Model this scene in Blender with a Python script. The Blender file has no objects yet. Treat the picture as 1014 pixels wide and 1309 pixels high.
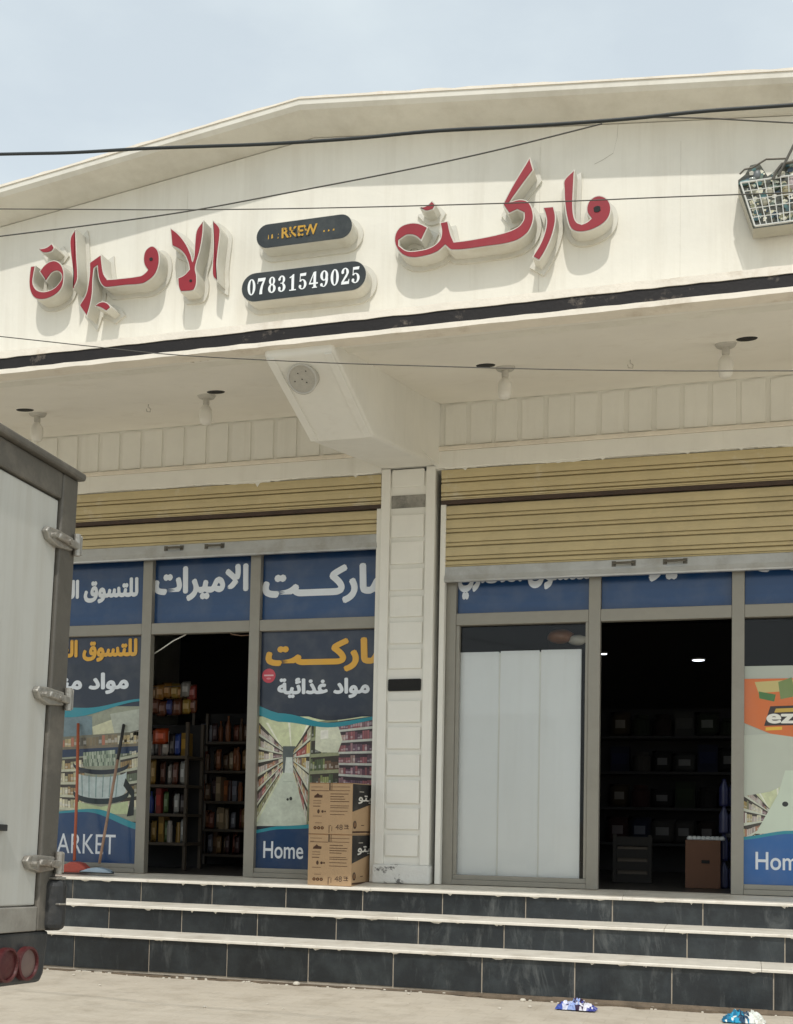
import bpy, bmesh, math, random
from mathutils import Vector, Matrix
from mathutils.geometry import delaunay_2d_cdt
random.seed(7)
sc = bpy.context.scene
COL = sc.collection

# ------------------------------------------------------------------ camera
# X runs along the shop front, Y into the building, Z up; Y = 0 is the lowest riser
F_PX, CX, CY = 1500.0, 507.0, 966.0
W_PX, H_PX = 1014.0, 1309.0
CAM = Vector((0.0, -7.508, 1.1462))
_ex = -Vector((-4540 - CX, 948 - CY, F_PX)).normalized()
_vz = Vector((1056 - CX, -27219 - CY, F_PX))
_ez = (_vz - _ex * _vz.dot(_ex)).normalized()
_ey = _ez.cross(_ex)
if _ey.z < 0: _ey = -_ey
def to_world(v): return Vector((_ex.dot(v), _ey.dot(v), _ez.dot(v)))
cd = bpy.data.cameras.new('camera'); cam = bpy.data.objects.new('camera', cd); COL.objects.link(cam)
r_, u_, b_ = to_world(Vector((1, 0, 0))), to_world(Vector((0, -1, 0))), to_world(Vector((0, 0, -1)))
cam.matrix_world = Matrix(((r_.x, u_.x, b_.x, CAM.x), (r_.y, u_.y, b_.y, CAM.y), (r_.z, u_.z, b_.z, CAM.z), (0, 0, 0, 1)))
cd.sensor_fit = 'HORIZONTAL'; cd.sensor_width = 36.0
cd.lens = F_PX / W_PX * 36.0
cd.shift_y = (CY - H_PX / 2) / H_PX
cd.shift_y *= H_PX / W_PX
cd.clip_start = 0.05; cd.clip_end = 3000
sc.camera = cam

# ------------------------------------------------------------------ sky, sun, exposure
SUN_DIR = Vector((-0.025, 0.13, -0.192)).normalized()       # the way the light travels
elev = math.asin(-SUN_DIR.z); azim = math.atan2(-SUN_DIR.x, -SUN_DIR.y)
w = bpy.data.worlds.new('World'); sc.world = w; w.use_nodes = True
nt = w.node_tree; nt.nodes.clear()
out = nt.nodes.new('ShaderNodeOutputWorld'); bg = nt.nodes.new('ShaderNodeBackground')
sky = nt.nodes.new('ShaderNodeTexSky'); sky.sky_type = 'NISHITA'; sky.sun_disc = False
sky.sun_elevation = elev; sky.sun_rotation = azim
sky.air_density = 1.0; sky.dust_density = 3.0; sky.ozone_density = 1.0
tc = nt.nodes.new('ShaderNodeTexCoord'); mp = nt.nodes.new('ShaderNodeMapping')
mp.inputs['Scale'].default_value = (1.0, 1.0, 2.2)
nz = nt.nodes.new('ShaderNodeTexNoise'); nz.inputs['Scale'].default_value = 2.9; nz.inputs['Detail'].default_value = 7; nz.inputs['Roughness'].default_value = .52
rp = nt.nodes.new('ShaderNodeValToRGB'); rp.color_ramp.elements[0].position = .34; rp.color_ramp.elements[1].position = .66
rp.color_ramp.elements[0].color = (.70, .70, .70, 1); rp.color_ramp.elements[1].color = (.97, .97, .97, 1)
mx = nt.nodes.new('ShaderNodeMix'); mx.data_type = 'RGBA'
mx.inputs['B'].default_value = (5.35, 5.9, 6.05, 1)            # thin bright cloud veil
L = nt.links.new
L(tc.outputs['Generated'], mp.inputs[0]); L(mp.outputs[0], nz.inputs['Vector']); L(nz.outputs['Fac'], rp.inputs[0])
L(rp.outputs[0], mx.inputs['Factor']); L(sky.outputs[0], mx.inputs['A']); L(mx.outputs['Result'], bg.inputs['Color'])
bg.inputs['Strength'].default_value = 0.15
L(bg.outputs[0], out.inputs[0])
sd = bpy.data.lights.new('sun', 'SUN'); sd.energy = 2.25; sd.angle = math.radians(0.9); sd.color = (1.0, .96, .90)
so = bpy.data.objects.new('sun', sd); COL.objects.link(so); so.location = (3, -12, 18)
so.rotation_euler = SUN_DIR.to_track_quat('-Z', 'Y').to_euler()
sc.view_settings.view_transform = 'Standard'; sc.view_settings.look = 'None'
sc.view_settings.exposure = 0.06; sc.view_settings.gamma = 1; sc.view_settings.use_curve_mapping = False
sc.cycles.max_bounces = 8; sc.cycles.diffuse_bounces = 5; sc.cycles.use_denoising = True

# ------------------------------------------------------------------ measuring helpers (a point of a real plane seen at a pixel)
def ray(x, y): return to_world(Vector(((x - CX) / F_PX, (y - CY) / F_PX, 1)))
def U(x, y, Y):
    r = ray(x, y); return CAM + r * ((Y - CAM.y) / r.y)
def UX(x, y, X):
    r = ray(x, y); return CAM + r * ((X - CAM.x) / r.x)
def UZ(x, y, Z):
    r = ray(x, y); return CAM + r * ((Z - CAM.z) / r.z)
def s2l(c):
    c = c / 255.0
    return c / 12.92 if c <= .04045 else ((c + .055) / 1.055) ** 2.4
def rgb(r, g, b): return (s2l(r), s2l(g), s2l(b))

# ------------------------------------------------------------------ materials
def mat(name, col, rough=.6, var=.10, scale=2.5, bump=.15, bscale=45, metal=0.0, dirt=None, damt=.5, streak=False, dlo=.5, dhi=.7, coat=0, spec=.5):
    m = bpy.data.materials.new(name); m.use_nodes = True
    n = m.node_tree.nodes; l = m.node_tree.links.new
    p = n['Principled BSDF']
    t = n.new('ShaderNodeTexCoord')
    a = n.new('ShaderNodeTexNoise'); a.inputs['Scale'].default_value = scale; a.inputs['Detail'].default_value = 8; a.inputs['Roughness'].default_value = .65
    l(t.outputs['Object'], a.inputs['Vector'])
    r = n.new('ShaderNodeValToRGB'); r.color_ramp.elements[0].position = .3; r.color_ramp.elements[1].position = .7
    r.color_ramp.elements[0].color = tuple(min(1, c * (1 - var)) for c in col) + (1,)
    r.color_ramp.elements[1].color = tuple(min(1, c * (1 + var)) for c in col) + (1,)
    l(a.outputs['Fac'], r.inputs[0]); o = r.outputs[0]
    if dirt:
        mpn = n.new('ShaderNodeMapping'); mpn.inputs['Scale'].default_value = (7, 7, .45) if streak else (3, 3, 3)
        l(t.outputs['Object'], mpn.inputs[0])
        d = n.new('ShaderNodeTexNoise'); d.inputs['Scale'].default_value = 1.3; d.inputs['Detail'].default_value = 9; d.inputs['Roughness'].default_value = .7
        l(mpn.outputs[0], d.inputs['Vector'])
        q = n.new('ShaderNodeMapRange'); q.inputs['From Min'].default_value = dlo; q.inputs['From Max'].default_value = dhi; q.inputs['To Max'].default_value = damt
        l(d.outputs['Fac'], q.inputs['Value'])
        x = n.new('ShaderNodeMix'); x.data_type = 'RGBA'; x.inputs['B'].default_value = tuple(dirt) + (1,)
        l(q.outputs[0], x.inputs['Factor']); l(o, x.inputs['A']); o = x.outputs['Result']
    l(o, p.inputs['Base Color'])
    p.inputs['Metallic'].default_value = metal; p.inputs['Specular IOR Level'].default_value = spec
    p.inputs['Coat Weight'].default_value = coat
    rr = n.new('ShaderNodeMapRange'); rr.inputs['To Min'].default_value = max(.02, rough - .12); rr.inputs['To Max'].default_value = min(1, rough + .12)
    l(a.outputs['Fac'], rr.inputs['Value']); l(rr.outputs[0], p.inputs['Roughness'])
    if bump:
        b = n.new('ShaderNodeTexNoise'); b.inputs['Scale'].default_value = bscale; b.inputs['Detail'].default_value = 6
        l(t.outputs['Object'], b.inputs['Vector'])
        k = n.new('ShaderNodeBump'); k.inputs['Strength'].default_value = bump; k.inputs['Distance'].default_value = .01
        l(b.outputs['Fac'], k.inputs['Height']); l(k.outputs[0], p.inputs['Normal'])
    return m
def printed(name, rough=.35, coat=0.0, grime=.12):
    m = bpy.data.materials.new(name); m.use_nodes = True
    n = m.node_tree.nodes; l = m.node_tree.links.new; p = n['Principled BSDF']
    a = n.new('ShaderNodeAttribute'); a.attribute_name = 'Col'
    t = n.new('ShaderNodeTexCoord'); z = n.new('ShaderNodeTexNoise'); z.inputs['Scale'].default_value = 6; z.inputs['Detail'].default_value = 8
    l(t.outputs['Object'], z.inputs['Vector'])
    q = n.new('ShaderNodeMapRange'); q.inputs['From Min'].default_value = .45; q.inputs['From Max'].default_value = .8; q.inputs['To Max'].default_value = grime
    l(z.outputs['Fac'], q.inputs['Value'])
    x = n.new('ShaderNodeMix'); x.data_type = 'RGBA'; x.inputs['B'].default_value = (.35, .33, .28, 1)
    l(q.outputs[0], x.inputs['Factor']); l(a.outputs['Color'], x.inputs['A']); l(x.outputs['Result'], p.inputs['Base Color'])
    p.inputs['Roughness'].default_value = rough; p.inputs['Coat Weight'].default_value = coat
    return m
def picture(name):
    m = printed(name, .38, .15, .1); n = m.node_tree.nodes; l = m.node_tree.links.new; p = n['Principled BSDF']
    src = p.inputs['Base Color'].links[0].from_socket
    t = n.new('ShaderNodeTexCoord')
    v = n.new('ShaderNodeTexVoronoi'); v.inputs['Scale'].default_value = 46; l(t.outputs['Object'], v.inputs['Vector'])
    a = n.new('ShaderNodeTexNoise'); a.inputs['Scale'].default_value = 9; a.inputs['Detail'].default_value = 9; a.inputs['Roughness'].default_value = .7; l(t.outputs['Object'], a.inputs['Vector'])
    h = n.new('ShaderNodeHueSaturation'); h.inputs['Saturation'].default_value = .9
    s_ = n.new('ShaderNodeSeparateColor'); l(v.outputs['Color'], s_.inputs[0])
    q = n.new('ShaderNodeMapRange'); q.inputs['To Min'].default_value = .93; q.inputs['To Max'].default_value = 1.05; l(s_.outputs[0], q.inputs['Value'])
    z = n.new('ShaderNodeMapRange'); z.inputs['From Min'].default_value = .3; z.inputs['From Max'].default_value = .7; z.inputs['To Min'].default_value = .84; z.inputs['To Max'].default_value = 1.12; l(a.outputs['Fac'], z.inputs['Value'])
    k = n.new('ShaderNodeMath'); k.operation = 'MULTIPLY'; l(q.outputs[0], k.inputs[0]); l(z.outputs[0], k.inputs[1])
    l(k.outputs[0], h.inputs['Value']); l(src, h.inputs['Color']); l(h.outputs[0], p.inputs['Base Color'])
    return m
def emis(name, col, s):
    m = bpy.data.materials.new(name); m.use_nodes = True; p = m.node_tree.nodes['Principled BSDF']
    p.inputs['Base Color'].default_value = col + (1,); p.inputs['Emission Color'].default_value = col + (1,); p.inputs['Emission Strength'].default_value = s
    return m
def glass_mat(name):
    m = bpy.data.materials.new(name); m.use_nodes = True; n = m.node_tree.nodes; l = m.node_tree.links.new; n.clear()
    o = n.new('ShaderNodeOutputMaterial'); t = n.new('ShaderNodeBsdfTransparent'); g = n.new('ShaderNodeBsdfGlossy'); x = n.new('ShaderNodeMixShader'); f = n.new('ShaderNodeFresnel')
    t.inputs[0].default_value = (.99, 1, 1, 1); g.inputs['Roughness'].default_value = .03; f.inputs[0].default_value = 1.45
    l(f.outputs[0], x.inputs[0]); l(t.outputs[0], x.inputs[1]); l(g.outputs[0], x.inputs[2]); l(x.outputs[0], o.inputs[0])
    return m

CREAM = (.74, .715, .635)
MT = dict(
 wall=mat('cream wall paint', CREAM, .75, .06, 1.6, .12, 30, dirt=(.44, .39, .30), damt=.36, streak=True, dlo=.48, dhi=.85),
 soffit=mat('soffit plaster', (.83, .80, .725), .8, .05, 1.2, .12, 25, dirt=(.5, .43, .33), damt=.35, dlo=.55, dhi=.85),
 trim=mat('weathered cream trim', (.78, .72, .62), .75, .07, 7, .2, 60, dirt=(.40, .30, .20), damt=.6, dlo=.56, dhi=.76),
 white=mat('white painted plaster', (.80, .79, .735), .7, .04, 3, .12, 35, dirt=(.5, .46, .38), damt=.3, streak=True, dlo=.55, dhi=.85),
 peel=mat('peeling white paint', (.72, .72, .69), .7, .06, 9, .6, 40, dirt=(.12, .12, .12), damt=.9, dlo=.60, dhi=.63),
 band=mat('black glossy band', (.014, .012, .012), .6, .3, 6, .2, 50, dirt=(.30, .25, .20), damt=.7, dlo=.60, dhi=.72, spec=.3),
 red=mat('red acrylic', (.255, .008, .018), .55, .12, 5, .05, 30, dirt=(.36, .10, .11), damt=.25, dlo=.5, dhi=.8),
 rim=mat('white letter return', (.62, .60, .53), .5, .06, 5, .08, 30, dirt=(.40, .34, .22), damt=.5, dlo=.5, dhi=.8),
 hole=mat('dark hole', (.01, .01, .01), .8, .1, 5, 0),
 board=mat('dark sign board', (.022, .027, .028), .35, .2, 5, .06, 30, dirt=(.10, .11, .10), damt=.4),
 tan=mat('tan shutter enamel', (.54, .45, .255), .45, .07, 5, .06, 40, dirt=(.34, .28, .17), damt=.4, streak=False, dlo=.5, dhi=.75),
 tanpaint=mat('tan shutter enamel with paint drips', (.54, .45, .255), .5, .07, 5, .06, 40, dirt=(.70, .66, .56), damt=.55, dlo=.56, dhi=.70),
 rust=mat('rusty brown rail', (.06, .038, .028), .6, .3, 9, .3, 60),
 alu=mat('silver aluminium bar', (.52, .54, .55), .38, .10, 6, .1, 70, metal=.55, dirt=(.30, .28, .24), damt=.5),
 frame=mat('grey aluminium shopfront', (.30, .285, .245), .45, .06, 4, .03, 60, metal=.25, dirt=(.22, .2, .17), damt=.3),
 steel=mat('worn galvanised steel', (.36, .345, .31), .42, .18, 14, .3, 80, metal=.6, dirt=(.17, .10, .06), damt=.65),
 tile=None, tread=mat('white marble tread', (.72, .68, .60), .5, .07, 7, .1, 50, dirt=(.38, .32, .24), damt=.7, dlo=.5, dhi=.75),
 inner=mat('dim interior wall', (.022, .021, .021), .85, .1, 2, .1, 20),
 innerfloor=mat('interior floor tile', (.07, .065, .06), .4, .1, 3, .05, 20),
 print=printed('printed vinyl', .28, .3), picture=picture('printed photograph'), card=printed('printed cardboard', .8, 0, .15), litter=printed('plastic wrapper', .3, .2, .2), prod=printed('shop goods', .4, .1, .02), proddim=printed('dimmed shop goods', .9, 0, .0),
 cardboard=mat('brown cardboard', (.47, .315, .18), .8, .05, 6, .1, 60, dirt=(.33, .22, .12), damt=.3),
 whiteboard=mat('white panel board', (.92, .93, .91), .5, .02, 2, .04, 30, dirt=(.78, .78, .74), damt=.25, streak=True),
 glass=glass_mat('window glass'),
 truck=mat('truck white enamel', (.50, .50, .465), .35, .05, 2, .03, 30, dirt=(.36, .335, .28), damt=.65, streak=True, dlo=.46, dhi=.8),
 truckframe=mat('grey truck frame', (.10, .092, .077), .5, .12, 6, .15, 60, dirt=(.26, .23, .19), damt=.5),
 black=mat('black rubber', (.022, .023, .024), .55, .25, 8, .25, 60, dirt=(.11, .105, .095), damt=.5),
 bumper=mat('dark steel bumper', (.03, .032, .034), .5, .2, 8, .2, 60, dirt=(.14, .13, .11), damt=.4),
 lens=mat('red light lens', (.075, .008, .010), .5, .25, 9, .1, 60, dirt=(.16, .10, .08), damt=.5), lens2=mat('dusty pale light lens', (.17, .115, .10), .5, .15, 9, .05, 60),
 bulb=mat('frosted bulb glass', (.74, .72, .66), .35, .03, 5, .03, 30), lampbase=mat('grey lamp holder', (.50, .48, .43), .55, .08, 9, .1, 40),
 speaker=mat('speaker grille', (.42, .39, .33), .7, .10, 40, .5, 180),
 cable=mat('black cable', (.018, .022, .022), .5, .2, 5, .1, 30), cable2=mat('grey weathered cable', (.07, .065, .055), .6, .2, 5, .1, 30),
 handle_red=mat('orange painted handle', (.42, .105, .05), .5, .12, 8, .1, 40), handle_pale=mat('worn wooden handle', (.38, .24, .17), .6, .25, 5, .2, 30, dirt=(.08, .06, .05), damt=.7),
 bristle=mat('red broom plastic', (.45, .08, .055), .55, .15, 20, .5, 120), blade=mat('pale blue squeegee', (.32, .42, .52), .4, .1, 8, .1, 40),
 wire=mat('pale sign wire', (.62, .62, .58), .4, .08, 6, .05, 40), darkwire=mat('dark steel handle', (.13, .12, .10), .4, .1, 6, .05, 40, metal=.5),
 shelf=mat('shop shelf', (.09, .07, .05), .6, .1, 5, .05, 40), crumb=mat('pale mortar crumbs', (.6, .56, .48), .9, .1, 15, .4, 60),
 lamp_on=emis('lit downlight', (.85, .9, 1.0), 3.0),
)
def tile_mat():
    m = mat('black slate tile', (.013, .0165, .0195), .36, .25, 6, .12, 40, dirt=(.07, .085, .088), damt=.5, dlo=.46, dhi=.82)
    n = m.node_tree.nodes; l = m.node_tree.links.new; p = n['Principled BSDF']
    src = p.inputs['Base Color'].links[0].from_socket
    t = n.new('ShaderNodeTexCoord'); mp = n.new('ShaderNodeMapping'); mp.inputs['Scale'].default_value = (3.2, 3, .9); l(t.outputs['Object'], mp.inputs[0])
    z = n.new('ShaderNodeTexNoise'); z.inputs['Scale'].default_value = 2.2; z.inputs['Detail'].default_value = 10; z.inputs['Roughness'].default_value = .75; z.inputs['Distortion'].default_value = .6
    l(mp.outputs[0], z.inputs['Vector'])
    q = n.new('ShaderNodeMapRange'); q.inputs['From Min'].default_value = .54; q.inputs['From Max'].default_value = .82; q.inputs['To Max'].default_value = .6
    l(z.outputs['Fac'], q.inputs['Value'])
    x = n.new('ShaderNodeMix'); x.data_type = 'RGBA'; x.inputs['B'].default_value = (.17, .18, .175, 1)
    l(q.outputs[0], x.inputs['Factor']); l(src, x.inputs['A'])
    gi = n.new('ShaderNodeNewGeometry'); mr = n.new('ShaderNodeMapRange'); mr.inputs['To Min'].default_value = .65; mr.inputs['To Max'].default_value = 1.5; l(gi.outputs['Random Per Island'], mr.inputs['Value'])
    hv = n.new('ShaderNodeHueSaturation'); l(mr.outputs[0], hv.inputs['Value']); l(x.outputs['Result'], hv.inputs['Color']); l(hv.outputs[0], p.inputs['Base Color'])
    return m
MT['tile'] = tile_mat()
MT['grout'] = mat('pale grout', (.42, .37, .30), .9, .15, 12, .2, 60)
def ground_mat():
    m = mat('dusty concrete paving', (.55, .495, .41), .9, .07, 1.1, .35, 22, dirt=(.36, .31, .24), damt=.75, dlo=.48, dhi=.74)
    n = m.node_tree.nodes; l = m.node_tree.links.new; p = n['Principled BSDF']
    src = p.inputs['Base Color'].links[0].from_socket
    t = n.new('ShaderNodeTexCoord'); mp = n.new('ShaderNodeMapping'); l(t.outputs['Object'], mp.inputs[0])
    b = n.new('ShaderNodeTexBrick'); b.inputs['Scale'].default_value = 1.0; b.inputs['Brick Width'].default_value = .22; b.inputs['Row Height'].default_value = .11; b.inputs['Mortar Size'].default_value = .006; b.inputs['Mortar Smooth'].default_value = .6
    b.inputs['Color1'].default_value = (1, 1, 1, 1); b.inputs['Color2'].default_value = (.93, .92, .90, 1); b.inputs['Mortar'].default_value = (.84, .82, .79, 1)
    l(mp.outputs[0], b.inputs['Vector'])
    x = n.new('ShaderNodeMix'); x.data_type = 'RGBA'; x.blend_type = 'MULTIPLY'; x.inputs['Factor'].default_value = .6
    l(src, x.inputs['A']); l(b.outputs['Color'], x.inputs['B']); l(x.outputs['Result'], p.inputs['Base Color'])
    return m
MT['ground'] = ground_mat()

# ------------------------------------------------------------------ mesh builder
class MB:
    def __init__(s): s.v = []; s.f = []; s.c = []
    def face(s, pts, col=None):
        i = len(s.v); s.v += [tuple(p) for p in pts]; s.f.append(tuple(range(i, i + len(pts)))); s.c.append(col)
    def box(s, a, b, col=None):
        x0, y0, z0 = [min(a[k], b[k]) for k in range(3)]; x1, y1, z1 = [max(a[k], b[k]) for k in range(3)]
        i = len(s.v)
        s.v += [(x0, y0, z0), (x1, y0, z0), (x1, y1, z0), (x0, y1, z0), (x0, y0, z1), (x1, y0, z1), (x1, y1, z1), (x0, y1, z1)]
        for q in ((0, 3, 2, 1), (4, 5, 6, 7), (0, 1, 5, 4), (1, 2, 6, 5), (2, 3, 7, 6), (3, 0, 4, 7)):
            s.f.append(tuple(i + k for k in q)); s.c.append(col)
        return s
    def prism(s, poly, axis, a, b, col=None):
        # poly: 2D points; axis 'x': (y,z) swept in x; 'y': (x,z) swept in y; 'z': (x,y) swept in z
        def P(p, t): return {'x': (t, p[0], p[1]), 'y': (p[0], t, p[1]), 'z': (p[0], p[1], t)}[axis]
        n = len(poly); i = len(s.v)
        s.v += [P(p, a) for p in poly] + [P(p, b) for p in poly]
        s.f.append(tuple(range(i, i + n))); s.f.append(tuple(reversed(range(i + n, i + 2 * n)))); s.c += [col, col]
        for k in range(n):
            j = (k + 1) % n; s.f.append((i + k, i + n + k, i + n + j, i + j)); s.c.append(col)
        return s
    def tube(s, pts, r, n=8, col=None, caps=True):
        pts = [Vector(p) for p in pts]; rs = r if isinstance(r, (list, tuple)) else [r] * len(pts)
        i = len(s.v); up = None
        for k, p in enumerate(pts):
            d = (pts[min(k + 1, len(pts) - 1)] - pts[max(k - 1, 0)]).normalized()
            if up is None:
                up = Vector((0, 0, 1)) if abs(d.z) < .9 else Vector((1, 0, 0))
            a = d.cross(up).normalized(); b = a.cross(d).normalized(); up = b
            for q in range(n):
                t = 2 * math.pi * q / n; s.v.append(tuple(p + (a * math.cos(t) + b * math.sin(t)) * rs[k]))
        for k in range(len(pts) - 1):
            for q in range(n):
                s.f.append((i + k * n + q, i + k * n + (q + 1) % n, i + (k + 1) * n + (q + 1) % n, i + (k + 1) * n + q)); s.c.append(col)
        if caps:
            s.f.append(tuple(reversed(range(i, i + n)))); s.f.append(tuple(range(i + (len(pts) - 1) * n, i + len(pts) * n))); s.c += [col, col]
        return s
    def lathe(s, prof, c=(0, 0, 0), n=20, col=None):
        # prof: (radius, z) list about the vertical
        i = len(s.v)
        for (r, z) in prof:
            for q in range(n):
                t = 2 * math.pi * q / n; s.v.append((c[0] + r * math.cos(t), c[1] + r * math.sin(t), c[2] + z))
        for k in range(len(prof) - 1):
            for q in range(n):
                s.f.append((i + k * n + q, i + k * n + (q + 1) % n, i + (k + 1) * n + (q + 1) % n, i + (k + 1) * n + q)); s.c.append(col)
        s.f.append(tuple(reversed(range(i, i + n)))); s.f.append(tuple(range(i + (len(prof) - 1) * n, i + len(prof) * n))); s.c += [col, col]
        return s
    def build(s, name, m, parent=None, bevel=0, smooth=False, seg=2):
        me = bpy.data.meshes.new(name); me.from_pydata(s.v, [], s.f)
        if any(c is not None for c in s.c):
            at = me.color_attributes.new('Col', 'FLOAT_COLOR', 'CORNER')
            for p in me.polygons:
                c = s.c[p.index] or (.5, .5, .5)
                for li in p.loop_indices: at.data[li].color = (c[0], c[1], c[2], 1)
        bm = bmesh.new(); bm.from_mesh(me)
        if smooth or bevel: bmesh.ops.remove_doubles(bm, verts=bm.verts, dist=1e-5)
        if not getattr(s, 'sheet', False): bmesh.ops.recalc_face_normals(bm, faces=bm.faces)
        bm.to_mesh(me); bm.free()
        me.materials.append(m)
        if smooth:
            for p in me.polygons: p.use_smooth = True
        o = bpy.data.objects.new(name, me); COL.objects.link(o)
        if bevel:
            b = o.modifiers.new('bevel', 'BEVEL'); b.width = bevel; b.segments = seg; b.limit_method = 'ANGLE'; b.angle_limit = math.radians(40)
        if parent:
            o.parent = parent; o.matrix_parent_inverse = Matrix.Translation(-parent.location)
        return o
def tag(o, label=None, cat=None, group=None, kind=None):
    if label: o['label'] = label
    if cat: o['category'] = cat
    if group: o['group'] = group
    if kind: o['kind'] = kind
    return o
def thing(name, loc, label, cat, group=None):
    o = bpy.data.objects.new(name, None); COL.objects.link(o); o.location = loc; o.empty_display_size = .1
    return tag(o, label, cat, group)

# smooth closed outline, keeping corners
def smooth_poly(P, sub=5, corner=48):
    n = len(P); P = [Vector(p) for p in P]; res = []
    def sharp(i):
        a = P[i] - P[i - 1]; b = P[(i + 1) % n] - P[i]
        return math.degrees(a.angle(b)) > corner if a.length > 0 and b.length > 0 else True
    sh = [sharp(i) for i in range(n)]
    for i in range(n):
        p1, p2 = P[i], P[(i + 1) % n]; L_ = (p2 - p1).length
        def tang(k):
            if sh[k]: return None
            return (P[(k + 1) % n] - P[k - 1]).normalized()
        t1 = tang(i) or (p2 - p1).normalized(); t2 = tang((i + 1) % n) or (p2 - p1).normalized()
        for q in range(sub):
            t = q / sub; h1 = 2*t**3 - 3*t**2 + 1; h2 = -2*t**3 + 3*t**2; h3 = t**3 - 2*t**2 + t; h4 = t**3 - t**2
            res.append(p1 * h1 + p2 * h2 + t1 * (h3 * L_) + t2 * (h4 * L_))
    return res
def area(P): return sum(P[i][0] * P[(i + 1) % len(P)][1] - P[(i + 1) % len(P)][0] * P[i][1] for i in range(len(P))) / 2
def offset_poly(P, d):            # d > 0 grows
    n = len(P); s = 1 if area(P) > 0 else -1; R = []
    for i in range(n):
        a = (P[i] - P[i - 1]); b = (P[(i + 1) % n] - P[i])
        a = a.normalized() if a.length else b.normalized(); b = b.normalized() if b.length else a
        na = Vector((a.y, -a.x)) * s; nb = Vector((b.y, -b.x)) * s
        m = na + nb
        m = m.normalized() if m.length > 1e-4 else na
        k = min(1.8, 1 / max(.3, m.dot(na))); R.append(P[i] + m * d * k)
    return R
def inside(P, p):
    c = False; n = len(P)
    for i in range(n):
        a, b = P[i], P[i - 1]
        if (a[1] > p[1]) != (b[1] > p[1]) and p[0] < (b[0] - a[0]) * (p[1] - a[1]) / (b[1] - a[1]) + a[0]: c = not c
    return c
def seg_dist(p, a, b):
    ab = b - a; t = max(0, min(1, (p - a).dot(ab) / max(1e-12, ab.length_squared))); return (p - a - ab * t).length
def grown_plate(P, d, y0, y1):     # a plate whose outline is the letter's outline grown by d
    Q = offset_poly(P, d)
    vs, es, fs, *_ = delaunay_2d_cdt([Vector(q) for q in Q] + [Vector(p) for p in P], [(i, (i + 1) % len(Q)) for i in range(len(Q))], [], 0, 1e-5)
    bm = bmesh.new(); bv = [bm.verts.new((v[0], y0, v[1])) for v in vs]
    for f in fs:
        c = sum((vs[i] for i in f), Vector((0, 0))) / len(f)
        if inside(P, c) or min(seg_dist(c, P[i - 1], P[i]) for i in range(len(P))) < d * .97:
            try: bm.faces.new([bv[i] for i in f])
            except ValueError: pass
    bmesh.ops.delete(bm, geom=[v for v in bm.verts if not v.link_faces], context='VERTS')
    g = bmesh.ops.extrude_face_region(bm, geom=bm.faces[:])
    bmesh.ops.translate(bm, verts=[e for e in g['geom'] if isinstance(e, bmesh.types.BMVert)], vec=(0, y1 - y0, 0))
    bmesh.ops.recalc_face_normals(bm, faces=bm.faces)
    return bm
def link_bm(bm, name, m, parent=None):
    me = bpy.data.meshes.new(name); bm.to_mesh(me); bm.free(); me.materials.append(m)
    o = bpy.data.objects.new(name, me); COL.objects.link(o)
    if parent: o.parent = parent; o.matrix_parent_inverse = Matrix.Translation(-parent.location)
    return o

# flat printing on a plane: origin o, axes u (right) and v (up), n = outward normal
class Print(MB):
    sheet = True
    def __init__(s, o, u, v):
        MB.__init__(s); s.o = Vector(o); s.u = Vector(u).normalized(); s.w = Vector(v).normalized(); s.n = s.u.cross(s.w).normalized(); s.k = 0
    def at(s, p, h): return s.o + s.u * p[0] + s.w * p[1] + s.n * h
    def poly(s, pts, col, h):
        if area(pts) < 0: pts = list(reversed(pts))
        s.face([s.at(p, h) for p in pts], col)
    def rect(s, x0, z0, x1, z1, col, h): s.poly([(x0, z0), (x1, z0), (x1, z1), (x0, z1)], col, h)
    def disc(s, x, z, rx, rz, col, h, n=24): s.poly([(x + rx * math.cos(2*math.pi*k/n), z + rz * math.sin(2*math.pi*k/n)) for k in range(n)], col, h)
    def mosaic(s, q, nu, nv, fn, h, pw=1.0):
        q = [Vector(p) for p in q]               # bottom-left, bottom-right, top-right, top-left
        def P(a, b):
            a = 1 - (1 - a) ** pw if pw > 0 else a ** -pw
            return (q[0]*(1-a) + q[1]*a)*(1-b) + (q[3]*(1-a) + q[2]*a)*b
        for i in range(nu):
            for j in range(nv):
                c = fn(i, j)
                if c: s.poly([P(i/nu, j/nv), P((i+1)/nu, j/nv), P((i+1)/nu, (j+1)/nv), P(i/nu, (j+1)/nv)], c, h)
    def text(s, string, x0, z0, x1, z1, col, h, bold=.02, space=1.0):
        polys = glyphs(string, 0.0, space)
        xs = [p[0] for f, _ in polys for p in f]; zs = [p[1] for f, _ in polys for p in f]
        a, b, c, d = min(xs) - bold, max(xs) + bold, min(zs) - bold, max(zs) + bold
        sh = [(0, 0)] + ([(bold * math.cos(q * math.pi / 4), bold * math.sin(q * math.pi / 4)) for q in range(8)] if bold else [])
        for k, (dx, dz) in enumerate(sh):          # a heavier letter: the same letter struck again a hair to each side
            for f, par in polys:
                s.poly([(x0 + (p[0]+dx-a)/(b-a)*(x1-x0), z0 + (p[1]+dz-c)/(d-c)*(z1-z0)) for p in f], col, h + par * .0001 + k * .0002)
def glyphs(string, bold, space=1.0):
    c = bpy.data.curves.new('lettering', 'FONT'); c.body = string; c.offset = bold; c.space_character = space; c.resolution_u = 6
    for k in range(2): c.materials.append(None)
    for i in range(len(string)): c.body_format[i].material_index = i % 2
    o = bpy.data.objects.new('lettering', c); COL.objects.link(o); bpy.context.view_layer.update()
    me = o.to_mesh(); res = []
    for p in me.polygons: res.append(([(me.vertices[i].co.x, me.vertices[i].co.y) for i in p.vertices], p.material_index))
    o.to_mesh_clear(); bpy.data.objects.remove(o); bpy.data.curves.remove(c)
    return res
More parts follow.
